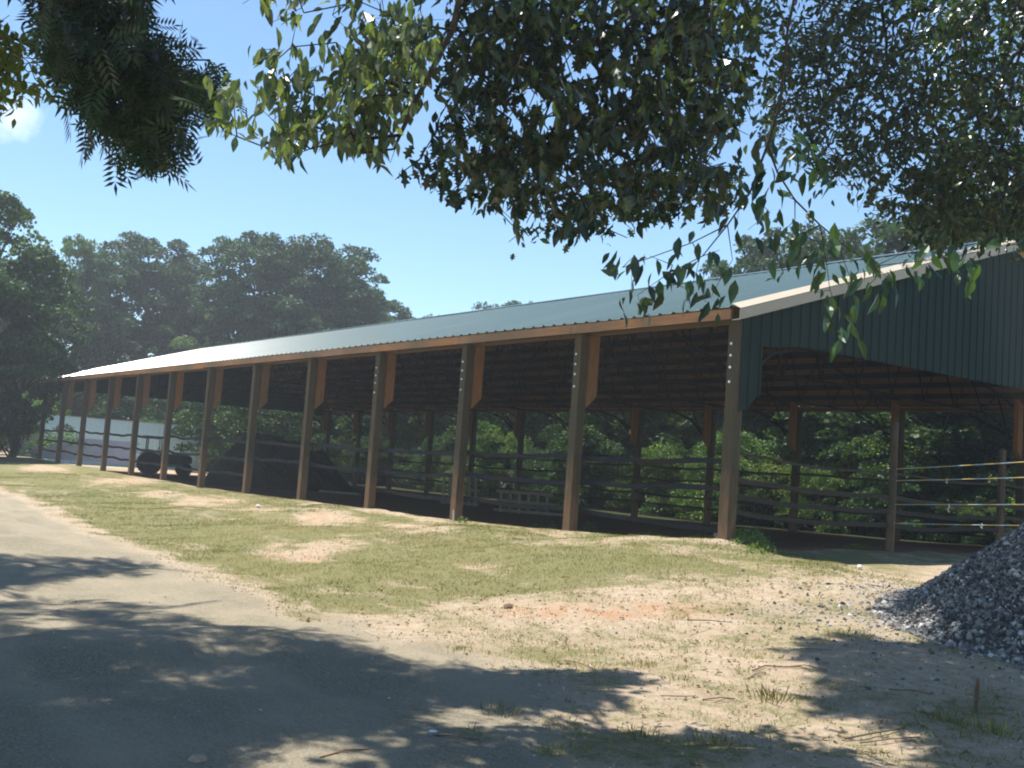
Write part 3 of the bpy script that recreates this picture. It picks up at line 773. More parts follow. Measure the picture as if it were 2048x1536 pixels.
def stones(P, S, flat=.6):
    n = len(P)
    T = ICO[None] * (1 + rng.uniform(-.28, .28, (n, 12, 1))) * np.stack([np.ones(n), rng.uniform(.6, 1, n), rng.uniform(.4, .8, n)], -1)[:, None]
    V = np.einsum('nij,nkj->nki', randrot(n), T) * S[:, None, None] + P[:, None]
    F = ICF[None] + (np.arange(n) * 12)[:, None, None]
    return V.reshape(-1, 3), F.reshape(-1, 3), np.repeat(rng.uniform(0, 1, n), 12)
nS = 42000
a = rng.uniform(0, 2 * math.pi, nS); r = PR * np.sqrt(rng.uniform(0, 1, nS)) * 1.03; r = np.where(rng.uniform(size=nS) < .035, PR * (1 + .45 * rng.exponential(.45, nS)), r)
toward = np.cos(a - math.atan2(CP[1] - PCY, CP[0] - PCX)); k_ = (toward > -.55)
a = a[k_]; r = r[k_]
sx_, sy_ = PCX + r * np.cos(a), PCY + r * np.sin(a); sz_ = np.maximum(pileh(sx_, sy_) + (fbm(sx_, sy_, 5, 2) - .5) * .07 - .02, height(sx_, sy_))
V, F, rn = stones(np.stack([sx_ - PCX, sy_ - PCY, sz_ - .3], -1), rng.uniform(.010, .024, len(a)) * rng.choice([1, 1, 1, 1.7], len(a)))
link('loose_stones', mesh_tris('loose_stones', V, F, {'rnd': rn}), M['gravel'], gp)

# loose pebbles over the drive and the sand
def pebmat():
    m, nt, out = newmat('pebble')
    a = N(nt, 'ShaderNodeAttribute', attribute_name='rnd')
    c = ramp(nt, a.outputs['Fac'], [(0, (.16, .14, .11)), (.6, (.30, .27, .22)), (1, (.48, .43, .35))])
    p = N(nt, 'ShaderNodeBsdfPrincipled', inp={'Roughness': .9}); nt.links.new(c, p.inputs['Base Color']); nt.links.new(p.outputs[0], out.inputs[0]); return m
M['pebble'] = pebmat()
nP = 9000
x = rng.uniform(-4, 9, nP * 3); y = rng.uniform(-10.5, 0, nP * 3); zo = zones(x, y); px, py = proj(np.stack([x, y, height(x, y)], -1))
k_ = (px > -50) & (px < 2100) & (py < 1600) & (rng.uniform(size=len(x)) < np.clip(.75 + .5 * zo['road'] - zo['grass'] + zo['spill'] * .8, 0.02, 1) * (.35 + fbm(x, y, .8, 77)))
x, y = x[k_][:nP], y[k_][:nP]; S = rng.uniform(.004, .013, len(x)) * np.where(rng.uniform(size=len(x)) < .02, 1.7, 1)
V, F, rn = stones(np.stack([x, y, height(x, y) + S * .3], -1), S)
tag(link('pebbles', mesh_tris('pebbles', V, F, {'rnd': rn}), M['pebble']), 'small pale pebbles and grit scattered over the drive and the sandy yard', 'pebbles', kind='stuff')

# ------------------------------------------------------------------ leaf placing
def frames(D, Nn):
    D = D / np.linalg.norm(D, axis=1)[:, None]
    Xx = np.cross(D, Nn); Xx /= np.linalg.norm(Xx, axis=1)[:, None] + 1e-9
    Zz = np.cross(Xx, D)
    return np.stack([Xx, D, Zz], -1)
def place(tv, tf, P, D, Nn, S):
    A = frames(D, Nn); n = len(P)
    V = np.einsum('nij,kj->nki', A, tv) * S[:, None, None] + P[:, None]
    F = tf[None] + (np.arange(n) * len(tv))[:, None, None]
    return V.reshape(-1, 3), F.reshape(-1, 3), np.repeat(rng.uniform(0, 1, n), len(tv))
def leaf_lance(w=.2, fold=.06, droop=.12):
    tv = np.array([(0, 0, 0), (w * .9, .28, fold), (w, .5, fold), (w * .55, .78, fold * .4 - droop * .6), (0, 1, -droop), (-w * .55, .78, fold * .4 - droop * .6), (-w, .5, fold), (-w * .9, .28, fold), (0, .45, -.02)], float)
    tf = np.array([(0, 1, 8), (1, 2, 8), (2, 3, 8), (3, 4, 8), (4, 5, 8), (5, 6, 8), (6, 7, 8), (7, 0, 8)]); return tv, tf
def leaf_oak():
    half = [(.05, .12), (.20, .22), (.11, .33), (.36, .46), (.15, .54), (.33, .74), (.11, .78), (.07, .9)]
    pts = [(0, 0)] + half + [(0, 1)] + [(-x, y) for x, y in half[::-1]]
    tv = np.array([(x, y, abs(x) * .25 - .10 * y * y) for x, y in pts] + [(0, .5, -.03)], float)
    n = len(pts); tf = np.array([(i, (i + 1) % n, n) for i in range(n)]); return tv, tf
def leaf_pinnate(n=6, w=.042, l=.36):
    tv = []; tf = []
    def lf(b, d, L, w_):
        p = np.array([-d[1], d[0]]); o = len(tv)
        for t, s in ((0, 0), (.4, 1), (1, 0), (.4, -1)):
            q = b + d * L * t + p * w_ * s; tv.append((q[0], q[1], -.3 * (abs(q[0]) ** 1.3) - .15 * q[1] ** 2))
        tf.append((o, o + 1, o + 2)); tf.append((o, o + 2, o + 3))
    for i in range(n):
        y = .2 + .65 * i / (n - 1)
        for s in (-1, 1):
            d = np.array([s * .87, .5]); lf(np.array([0, y]), d / np.linalg.norm(d), l * (1 - .25 * abs(i - n * .5) / n), w)
    lf(np.array([0., .88]), np.array([0., 1.]), l, w)
    return np.array(tv, float), np.array(tf)
TL, TO, TP = leaf_lance(), leaf_oak(), leaf_pinnate()
TS = (np.array([(0, 0, 0), (.24, .45, .05), (0, 1, -.1), (-.24, .45, .05)], float), np.array([(0, 1, 2), (0, 2, 3)]))

def grow(root, C, chains=(), seg=.22, rtip=.0025, sag=.0, wiggle=.04):
    """joins every twig base to the nearest wood already grown; returns nodes, parents, radii"""
    nodes = [np.array(p, float) for p in root]; par = [-1] + list(range(len(root) - 1))
    C = np.asarray(C); end = nodes[-1]
    o = np.argsort(np.min(np.linalg.norm(C[:, None] - np.array(nodes)[None], axis=2), axis=1))
    for ch in chains:
        A_ = np.array(nodes); prev = int(np.argmin(np.linalg.norm(A_ - np.array(ch[0]), axis=1)))
        for q in (ch[1:] if np.linalg.norm(A_[prev] - np.array(ch[0])) < 1e-4 else ch): nodes.append(np.array(q, float)); par.append(prev); prev = len(nodes) - 1
    arr = np.zeros((60000, 3)); arr[:len(nodes)] = nodes; n = len(nodes); dist = np.zeros(60000)
    for i in range(1, n): dist[i] = dist[par[i]] + np.linalg.norm(arr[i] - arr[par[i]])
    first = 0
    tips = []
    for ci in o:
        c = C[ci]; d = np.linalg.norm(arr[:n] - c, axis=1)
        j = int(np.argmin(d + .12 * dist[:n])); L_ = d[j]
        k = max(1, int(L_ / seg)); a = arr[j].copy(); prev = j
        mid = rng.normal(size=3) * L_ * .10 + np.array([0, 0, L_ * .10])
        for s in range(1, k + 1):
            t = s / k; p = a + (c - a) * t + mid * 4 * t * (1 - t) * .5 + (rng.normal(size=3) * wiggle * .3 if s < k else 0)
            arr[n] = p; par.append(prev); dist[n] = dist[prev] + L_ / k; prev = n; n += 1
        tips.append(prev)
    cnt = np.zeros(n)
    for t in tips: cnt[t] += 1
    for i in range(n - 1, 0, -1): cnt[par[i]] += cnt[i]
    rad = rtip * np.maximum(cnt, 1) ** .46
    return arr[:n], np.array(par), rad
def wood_mesh(name, nodes, par, rad, sides=5, sel=None):
    idx = [i for i in range(1, len(nodes)) if par[i] >= 0 and (sel is None or sel[i]) and np.linalg.norm(nodes[i] - nodes[par[i]]) > 1e-4]
    a = nodes[par[idx]]; b_ = nodes[idx]; ra = np.minimum(rad[par[idx]], rad[idx] * 1.35 + .001); rb = rad[idx]
    d = b_ - a; d /= np.linalg.norm(d, axis=1)[:, None] + 1e-9
    up = np.where(np.abs(d[:, 2:3]) < .9, np.array([[0, 0, 1.]]), np.array([[1., 0, 0]])); r = np.cross(d, up); r /= np.linalg.norm(r, axis=1)[:, None]; u = np.cross(r, d)
    an = np.arange(sides) * 2 * math.pi / sides; ring = r[:, None] * np.cos(an)[None, :, None] + u[:, None] * np.sin(an)[None, :, None]
    V = np.concatenate([a[:, None] - d[:, None] * ra[:, None, None] * .4 + ring * ra[:, None, None], b_[:, None] + ring * rb[:, None, None]], 1)
    k = np.arange(sides); f = np.stack([k, (k + 1) % sides, sides + (k + 1) % sides, sides + k], -1)
    F = f[None] + (np.arange(len(idx)) * 2 * sides)[:, None, None]
    return mesh_tris(name, V.reshape(-1, 3), F.reshape(-1, 4))

def sample_poly(poly, n):
    xs = [p[0] for p in poly]; ys = [p[1] for p in poly]; out = []
    while len(out) < n:
        x = rng.uniform(min(xs), max(xs), n * 3); y = rng.uniform(min(ys), max(ys), n * 3); k = inpoly(x, y, poly)
        out += list(zip(x[k], y[k]))
    return out[:n]
def leaves_for(C, per, tw, size, poly=None, droop=.8, slop=10, spread=.16, rise=0, gap=.0):
    """leaves strung on short twigs around each twig base; polygons trim the outline"""
    P = []; D = []; Nn = []
    n = len(C) * per
    base = np.repeat(np.asarray(C), per, axis=0)
    tdir = rng.normal(size=(len(C), 3)); tdir[:, 2] = tdir[:, 2] * .5 - .25; tdir /= np.linalg.norm(tdir, axis=1)[:, None]
    td = np.repeat(tdir, per, axis=0)
    t = rng.uniform(-.6, 1, (n, 1)) * tw
    P = base + td * t + rng.normal(size=(n, 3)) * spread * tw
    D = td * .5 + rng.normal(size=(n, 3)) * .6; D[:, 2] -= droop; D[:, 2] += rise
    Nn = rng.normal(size=(n, 3)) * .7; Nn[:, 2] += .7
    S = size * rng.uniform(.6, 1.25, n)
    if poly is not None:
        tip = P + D / np.linalg.norm(D, axis=1)[:, None] * S[:, None] * .6
        px, py = proj(tip); k = np.zeros(n, bool)
        cj = np.repeat(rng.normal(size=(len(C), 2)) * slop * 2.2, per, axis=0); jx = cj[:, 0] + rng.normal(size=n) * slop * .4 + (vnoise(px, py, .016, 7) - .5) * slop * 7; jy = cj[:, 1] + rng.normal(size=n) * slop * .4 + (vnoise(px, py, .016, 8) - .5) * slop * 7
        keep_ = vnoise(px, py, .030, 9) * .6 + vnoise(px, py, .075, 10) * .4 + rng.uniform(-.12, .12, n) > gap
        for pl in poly: k |= inpoly(px + jx, py + jy, pl)
        offf = (px < -30) | (px > 2080) | (py < -30)
        k = (k & keep_) | offf
        P, D, Nn, S = P[k], D[k], Nn[k], S[k]
    return P, D, Nn, S

def screen_clusters(regs):
    C = []
    for poly, n, d0, d1 in regs:
        for (x, y) in sample_poly(poly, n):
            C.append(CP + ray(x, y) * rng.uniform(d0, d1))
    return np.array(C)

def shade_clusters(poly, n, h0, h1_, jitter=.35, holes=None):
    """crown parts above and outside the picture that throw the dappled shade seen on the drive"""
    out = []; tries = 0
    while len(out) < n and tries < n * 60:
        tries += 1
        (x, y) = sample_poly(poly, 1)[0]
        if holes is not None and any(((x - a) / c) ** 2 + ((y - b_) / d) ** 2 < 1 for a, b_, c, d in holes): continue
        G = ground_fast(x, y)
        H = rng.uniform(h0, h1_); P = G + SUN / SUN[2] * (H - G[2])
        px, py = proj(P[None]); px, py = px[0], py[0]
        if py < -130 or px < -160 or px > 2200: out.append(P)
    return out
def canopy(n, x0, x1, y0, y1, h0, h1_):
    """unseen crown clusters over and behind the viewer, added to cut sky light"""
    out = []
    while len(out) < n:
        P = np.array([rng.uniform(x0, x1), rng.uniform(y0, y1), rng.uniform(h0, h1_)])
        G = P - SUN / SUN[2] * (P[2] - .2)
        px, py = proj(np.stack([P, G])); 
        if (py[0] < -200 or px[0] < -300 or px[0] > 2400) and not (-100 < px[1] < 2150 and 900 < py[1] < 1620): out.append(P)
    return out
def ground_fast(x, y, z=.2):
    d = ray(x, y)
    for _ in range(3):
        P = CP + d * (z - CP[2]) / d[2]; z = float(np.interp(-P[1], [0, 7.5], [.6, .13]))
    return P

def near_tree(name, label, root, C, leafsets, leafmat_, rtip=.0022, rbase=None, group=None, sideN=5, chains=()):
    nodes, par, rad = grow(root, C, chains=chains, rtip=rtip)
    if rbase:
        nr = len(root); f = np.linspace(1, .45, nr); rad[:nr] = np.maximum(rad[:nr], rbase * f)
    o = empty(name, (root[0][0], root[0][1], h1(root[0][0], root[0][1])), 0, label, 'tree', group)
    off = np.array([root[0][0], root[0][1], o.location.z])
    istr = np.arange(len(nodes)) < len(root)
    link('trunk', wood_mesh('trunk', nodes - off, par, rad, 12, istr), M['bark'], o, True)
    link('branches', wood_mesh('branches', nodes - off, par, rad, sideN, ~istr), M['twigbark'], o, True)
    Vs = []; Fs = []; Rs = []; c = 0
    for (T, P, D, Nn, S) in leafsets:
        V, F, r = place(T[0], T[1], P, D, Nn, S); Vs.append(V - off); Fs.append(F + c); Rs.append(r); c += len(V)
    link('foliage', mesh_tris('foliage', np.concatenate(Vs), np.concatenate(Fs), {'rnd': np.concatenate(Rs)}), leafmat_, o)
    return o

SH_LEFT = [(-180, 1188), (0, 1190), (240, 1196), (420, 1240), (450, 1262), (660, 1282), (940, 1355), (1020, 1375), (980, 1420), (900, 1425), (820, 1465), (700, 1490), (500, 1500), (350, 1530), (-180, 1560)]
SH_LEFT2 = [(-180, 1500), (300, 1500), (330, 1800), (-180, 1800)]
SH_STRIP = [(-180, 1110), (0, 1114), (180, 1110), (340, 1130), (230, 1146), (60, 1156), (0, 1172), (-180, 1180)]
SH_MID = [(940, 1345), (1100, 1340), (1240, 1395), (1180, 1420), (1000, 1425), (900, 1410)]
SH_MID2 = [(1040, 1345), (1240, 1340), (1300, 1362), (1200, 1375)]
SH_BOT = [(820, 1490), (1000, 1470), (1130, 1440), (1300, 1470), (1500, 1455), (1640, 1490), (1760, 1560), (1900, 1700), (800, 1700), (700, 1560)]
SH_R = [(1610, 1290), (1750, 1280), (1830, 1295), (2048, 1290), (2110, 1290), (2110, 1560), (1900, 1560), (1930, 1470), (1840, 1440), (1720, 1425), (1640, 1390), (1690, 1350), (1590, 1310)]
SH_PILE = [(1800, 1250), (1900, 1180), (1970, 1120), (2110, 1050), (2110, 1330), (2020, 1330), (1860, 1260)]
HOLES = [(60, 1245, 40, 6), (190, 1262, 50, 6), (330, 1310, 50, 5), (60, 1360, 60, 12), (130, 1400, 50, 10), (120, 1440, 60, 12), (30, 1465, 60, 9), (330, 1370, 60, 7), (500, 1315, 50, 6),
         (560, 1435, 30, 6), (400, 1385, 40, 5), (600, 1348, 20, 6), (840, 1380, 30, 5), (780, 1405, 30, 5), (490, 1440, 40, 6), (400, 1410, 40, 5), (700, 1390, 25, 4), (250, 1335, 60, 5)]

# --- pecan, upper left
PA = [(70, -160), (60, 0), (110, 50), (100, 120), (140, 200), (150, 245), (235, 262), (265, 290), (240, 330), (300, 352), (345, 345), (355, 300), (400, 250), (430, 240), (470, 200), (460, 120), (400, 115), (345, 90), (300, 60), (285, 0), (270, -160)]
PA1 = [(150, 272), (215, 268), (215, 300), (165, 302)]
C1 = screen_clusters([(PA, 215, 6.4, 8.0), ([(100, 0), (120, 150), (200, 250), (330, 290), (420, 200), (330, 100), (260, 0)], 95, 6.6, 7.6), (PA1, 5, 7, 7.3)])
S1 = np.array(shade_clusters(SH_LEFT, 820, 5.5, 10.5, holes=HOLES) + shade_clusters(SH_LEFT2, 160, 5.5, 9) + shade_clusters(SH_STRIP, 300, 6.5, 10) + canopy(420, -2, 8, -19, -12, 5.5, 11))  # last batch: unseen crown added to block sky light over the drive
l1 = leaves_for(C1, 8, .30, .22, [PA, PA1], droop=.5, slop=8, gap=.36); l1s = leaves_for(S1, 10, .28, .36)
near_tree('pecan_tree', 'dark pecan with feathery compound leaves hanging into the upper left sky', [(2.6, -14.4, -.2), (2.7, -14.3, 1.5), (2.9, -13.9, 3.4), (3.1, -13.3, 5.2), (3.4, -12.6, 6.8), (3.2, -11.8, 8.2)],
          np.concatenate([C1, S1]), [(TP, *l1), (TP, *l1s)], M['pecan'], rbase=.2)
# --- golden green bough at the far left
PG = [(-200, 20), (0, 25), (50, 20), (90, 60), (130, 90), (120, 180), (100, 215), (40, 205), (0, 235), (-200, 240)]
C2 = screen_clusters([(PG, 150, 8.5, 10.5)])
l2 = leaves_for(C2, 10, .32, .11, [PG], droop=.4, slop=12, gap=.28)
near_tree('sweetgum_tree', 'yellow-green leafy bough reaching in at the far left edge', [(-2.0, -15.5, -.2), (-1.8, -15.2, 2.), (-1.2, -14.6, 4.2), (-.2, -13.6, 5.6), (.6, -12.6, 6.2)], C2, [(TL, *l2)], M['golden'], rbase=.14)
# --- cherry, light drooping leaves left of centre
PB = [[(490, -120), (480, 15), (520, 45), (600, 70), (640, 60), (660, 20), (760, 0), (900, 0), (900, -120)], [(520, 95), (590, 85), (560, 150), (520, 140)], [(410, 190), (440, 140), (470, 150), (475, 280), (425, 275)],
      [(500, 175), (560, 150), (640, 100), (660, 60), (780, 20), (900, 20), (890, 110), (850, 190), (800, 240), (780, 340), (740, 325), (700, 300), (640, 310), (600, 295), (590, 330), (525, 325), (500, 300), (520, 240), (490, 210)]]
C3 = screen_clusters([(PB[0], 34, 4.9, 6), (PB[1], 7, 5, 5.6), (PB[2], 12, 5.2, 5.8), (PB[3], 135, 4.9, 6.2), ([(640, 120), (860, 40), (860, 160), (760, 300), (640, 260)], 34, 5, 6)])
l3 = leaves_for(C3, 9, .20, .09, PB, droop=1.3, slop=6, gap=.27)
limb3 = [CP + ray(x, y) * d for x, y, d in ((1010, -320, 5.0), (930, -60, 5.1), (905, 60, 5.2), (835, 195, 5.3), (800, 270, 5.35), (781, 325, 5.4))]
limb3b = [CP + ray(x, y) * d for x, y, d in ((905, 60, 5.2), (760, -30, 5.4), (665, 30, 5.6), (600, 130, 5.7), (560, 175, 5.8))]
near_tree('cherry_tree', 'bright light-green cherry with drooping glossy leaves left of the dark oak', [(13.4, -14.8, -.2), (13.2, -14.4, 2.), (12.4, -13.6, 4.2), (10.9, -12.4, 5.3)] + limb3,
          np.concatenate([C3, np.array(limb3b)]), [(TL, *l3)], M['cherry'], rtip=.0012)
# --- oak, centre top
PC = [(880, -160), (905, 40), (860, 110), (880, 200), (850, 250), (835, 320), (800, 345), (815, 395), (860, 390), (905, 415), (945, 385), (990, 415), (1020, 440), (1012, 490), (1060, 470), (1090, 480), (1112, 522), (1150, 478), (1210, 470),
      (1270, 480), (1300, 440), (1380, 445), (1450, 430), (1495, 370), (1520, 200), (1530, -160)]
C4 = screen_clusters([(PC, 560, 5.2, 7.8), ([(900, 0), (900, 220), (1020, 380), (1230, 430), (1430, 380), (1480, 200), (1480, 0)], 340, 5.4, 7.6)])
S4 = np.array(shade_clusters(SH_BOT, 640, 5.5, 9) + shade_clusters(SH_MID, 160, 6, 9) + shade_clusters(SH_MID2, 50, 6, 9) + canopy(520, 8, 19, -19, -7, 5, 12))  # last batch stays out of view, added to deepen the shade in the yard
l4 = leaves_for(C4[::2], 12, .22, .088, [PC], droop=.8, slop=7, gap=.35); l4b = leaves_for(C4[1::2], 12, .22, .088, [PC], droop=1.0, slop=7, gap=.35); l4s = leaves_for(S4, 12, .28, .16)
near_tree('oak_tree', 'large dark oak bough with lobed leaves hanging over the top centre', [(13.0, -8.2, -.2), (12.9, -8.2, 1.6), (12.6, -8.4, 3.4), (11.6, -8.8, 5.2), (10.0, -9.0, 6.4), (8.4, -9.2, 6.9), (6.9, -9.0, 6.6)],
          np.concatenate([C4, S4]), [(TO, *l4), (TL, *l4b), (TO, *l4s)], M['oak'], rbase=.26)
# --- fine leaved elm at right
PD = [(1480, -160), (1500, 230), (1520, 300), (1590, 310), (1620, 370), (1690, 400), (1730, 440), (1760, 430), (1800, 470), (1900, 505), (1980, 480), (2060, 490), (2250, 490), (2250, -160)]
C5 = screen_clusters([(PD, 900, 8, 11.5), ([(1650, 0), (1560, 200), (1800, 430), (2060, 470), (2060, 0)], 300, 8, 11), ([(1850, 330), (1780, 440), (1900, 500), (2100, 480), (2100, 300)], 160, 8, 10)])
S5 = np.array(shade_clusters(SH_R, 1150, 8.5, 14) + shade_clusters(SH_PILE, 1300, 9.5, 15))
l5 = leaves_for(C5, 14, .30, .080, [PD], droop=.4, slop=9, gap=.26); l5s = leaves_for(S5, 14, .28, .165)
near_tree('elm_tree', 'dense small-leaved dark elm filling the upper right corner above the gable', [(11.6, -1.4, -.2), (11.5, -1.5, 1.8), (11.2, -1.8, 4.0), (10.2, -2.4, 6.0), (8.8, -3.2, 7.4), (7.2, -3.8, 7.8)],
          np.concatenate([C5, S5]), [(TL, *l5), (TL, *l5s)], M['smallleaf'], rbase=.24)
# --- hanging twigs in front of the roof
HC = [(1245, 535, 5), (1265, 515, 5), (1300, 512, 4), (1335, 555, 6), (1345, 530, 4), (1400, 515, 6), (1385, 485, 4), (1440, 500, 3), (1445, 545, 3), (1425, 560, 4), (1262, 588, 8), (1280, 605, 5), (1362, 575, 3), (1380, 590, 2), (1415, 605, 5), (1500, 385, 8),
      (1480, 400, 5), (1540, 425, 4), (1495, 460, 4), (1475, 440, 3), (1560, 330, 7), (1600, 290, 8), (1590, 330, 6), (1640, 345, 6), (1570, 300, 5), (1560, 385, 5), (1530, 260, 5), (1510, 300, 5),
      (1575, 525, 6), (1590, 440, 4), (1672, 625, 8), (1680, 645, 7), (1632, 585, 3), (1735, 535, 9), (1755, 545, 8), (1700, 555, 4), (1640, 545, 4), (1780, 560, 5), (1680, 500, 5), (1620, 500, 6), (1600, 470, 6), (1850, 520, 6), (1900, 515, 8), (1820, 500, 6), (1560, 470, 5), (1650, 470, 8), (1950, 505, 6)]
C6 = []; L6 = [[], [], [], []]
for (x, y, n) in HC:
    c = CP + ray(x, y) * rng.uniform(4.7, 5.4); C6.append(c)
    lv = leaves_for(np.array([c]), n, .09, .095, None, droop=1.3, spread=.45)
    for a_, b_ in zip(L6, lv): a_.append(b_)
l6 = [np.concatenate(a_) for a_ in L6]
def pxc(L_): return [CP + ray(x, y) * d for x, y, d in L_]
near_tree('hackberry_tree', 'thin hanging twigs with sparse pointed leaves dangling in front of the green roof', [(14.2, -11.2, -.2), (14.0, -11.1, 1.8), (13.2, -10.6, 4.0), (11.2, -9.8, 5.2)],
          np.array(C6), [(TL, *l6)], M['smallleaf'], rtip=.0011, sideN=5, chains=[pxc([(1700, -420, 4.6), (1620, -150, 4.7), (1575, 60, 4.8), (1560, 210, 4.85), (1535, 290, 4.9), (1500, 385, 5.0), (1455, 450, 5.0), (1405, 512, 5.05), (1340, 545, 5.1), (1275, 590, 5.15)]),
                pxc([(1535, 290, 4.9), (1555, 345, 4.9), (1590, 400, 4.95), (1640, 450, 5.0), (1700, 500, 5.0), (1750, 532, 5.05)]), pxc([(1640, 450, 5.0), (1652, 520, 5.0), (1660, 580, 5.0), (1673, 615, 5.0)]), pxc([(1455, 450, 5.0), (1465, 520, 5.0), (1440, 560, 5.0), (1420, 598, 5.0)])])

# ------------------------------------------------------------------ background trees
def crown_mesh(kind, seed):
    """unit-height crown of small leaf faces grouped in clumps"""
    r = np.random.default_rng(seed); Cn = []; Rn = []
    if kind == 'pine':
        n = 120
        for i in range(n):
            z = .18 + .77 * r.uniform() ** .85; w = .185 * math.sqrt(max(.03, 1 - ((z - .60) / .43) ** 2)); a = r.uniform(0, 6.28); q = w * math.sqrt(r.uniform(.1, 1))
            Cn.append((q * math.cos(a), q * math.sin(a), z)); Rn.append(r.uniform(.030, .060))
        nl, size, asp = 170, .0150, .30
    elif kind == 'broad':
        n = 130
        for i in range(n):
            z = .10 + .84 * r.uniform(); w = .25 * math.sin(math.pi * np.clip((z - .02) / 1.02, 0, 1)) ** .55; a = r.uniform(0, 6.28); q = w * math.sqrt(r.uniform(.15, 1))
            Cn.append((q * math.cos(a), q * math.sin(a), z)); Rn.append(r.uniform(.035, .070))
        nl, size, asp = 140, .015, .45
    else:
        n = 46
        for i in range(n):
            z = .04 + .84 * r.uniform(); w = .52 * math.sqrt(max(.02, 1 - (z * .95) ** 2.2)); a = r.uniform(0, 6.28); q = w * math.sqrt(r.uniform(.1, 1))
            Cn.append((q * math.cos(a), q * math.sin(a), z)); Rn.append(r.uniform(.09, .17))
        nl, size, asp = 260, .021, .45
    Cn = np.array(Cn); Rn = np.array(Rn)
    # lean and lop-sidedness
    Cn[:, 0] += .06 * np.sin(Cn[:, 2] * 5 + seed); Cn[:, 1] += .05 * np.cos(Cn[:, 2] * 4 + seed * 2)
    K = np.repeat(np.arange(n), nl); u = r.normal(size=(len(K), 3)); u /= np.linalg.norm(u, axis=1)[:, None]; u[:, 2] = np.abs(u[:, 2]) * 1.2 - .45
    P = Cn[K] + u * (Rn[K] * r.uniform(.55, 1.12, len(K)))[:, None] * np.array([1, 1, .8])
    D = r.normal(size=P.shape) + u * .9; D /= np.linalg.norm(D, axis=1)[:, None]
    Nn = u + r.normal(size=P.shape) * .55; Nn[:, 2] += .4
    A = frames(D, Nn); S = size * r.uniform(.6, 1.3, len(P))
    t = np.array([(0, -.5, 0), (asp, 0, .08), (0, .5, 0), (-asp, 0, .08)])
    V = (np.einsum('nij,kj->nki', A, t) * S[:, None, None] + P[:, None]).reshape(-1, 3)
    q = (np.arange(len(P)) * 4)[:, None]; F = np.concatenate([q + np.array([0, 1, 2]), q + np.array([0, 2, 3])])
    rn = np.clip(np.repeat(r.uniform(0, 1, n)[K] * .6 + r.uniform(0, .4, len(K)), 4), 0, 1)
    return mesh_tris('crown', V, F, {'rnd': rn}), Cn
def proto(kind, seed, name, mat):
    o = bpy.data.objects.new(name, None)
    me, Cn = crown_mesh(kind, seed)
    m_ = MB(); rr = random.Random(seed)
    tops = {'pine': .9, 'broad': .7, 'bush': .4}[kind]; r0 = {'pine': .014, 'broad': .016, 'bush': .012}[kind]
    pts = [(.06 * math.sin(z * 5 + seed) * (z > .2) * min(1, z), .05 * math.cos(z * 4 + seed * 2) * min(1, z), z * tops - .02) for z in np.linspace(0, 1, 8)]
    m_.tube(pts, [r0 * (1 - .8 * i / 7) for i in range(8)], 7)
    for i in range(0, len(Cn), 3):
        c = Cn[i]; k = min(7, max(1, int(7 * (c[2] - .06) / tops))); b_ = Vector(pts[k - 1])
        m_.tube([b_, (b_ + Vector(c)) / 2 + Vector((0, 0, -.01)), c], [r0 * .35, r0 * .22, r0 * .1], 4)
    return o, me, m_, mat
protos = {}
def make_proto(key, kind, seed, name, mat):
    o, me, m_, mat_ = proto(kind, seed, name, mat)
    col.objects.link(o)
    tr = m_.build('trunk', M['bark'], o); cr = link('crown', me, mat_, o)
    protos[key] = [o, False]
for s in range(3): make_proto('pine%d' % s, 'pine', 10 + s, 'pine_tree', M['pineneedle'])
for s in range(3): make_proto('broad%d' % s, 'broad', 20 + s, 'broadleaf_tree', M['forest'])
for s in range(2): make_proto('light%d' % s, 'broad', 30 + s, 'broadleaf_tree', M['lightforest'])
for s in range(3): make_proto('bush%d' % s, 'bush', 40 + s, 'bush', M['bush'])
for s in range(1): make_proto('dbush%d' % s, 'bush', 50 + s, 'bush', M['forest'])
def put(key, x, y, H, wid, label, cat, group):
    e = protos[key]
    if not e[1]: o = e[0]; e[1] = True
    else: o = copy_tree(e[0])
    o.location = (x, y, h1(x, y) - .05); o.rotation_euler = (0, 0, random.uniform(0, 6.28)); o.scale = (H * wid, H * wid, H)
    return tag(o, label, cat, group)
def at(az, d): return CP[0] - d * math.cos(R_(az)), CP[1] + d * math.sin(R_(az))
SK = 'trees on the skyline beyond the barn'
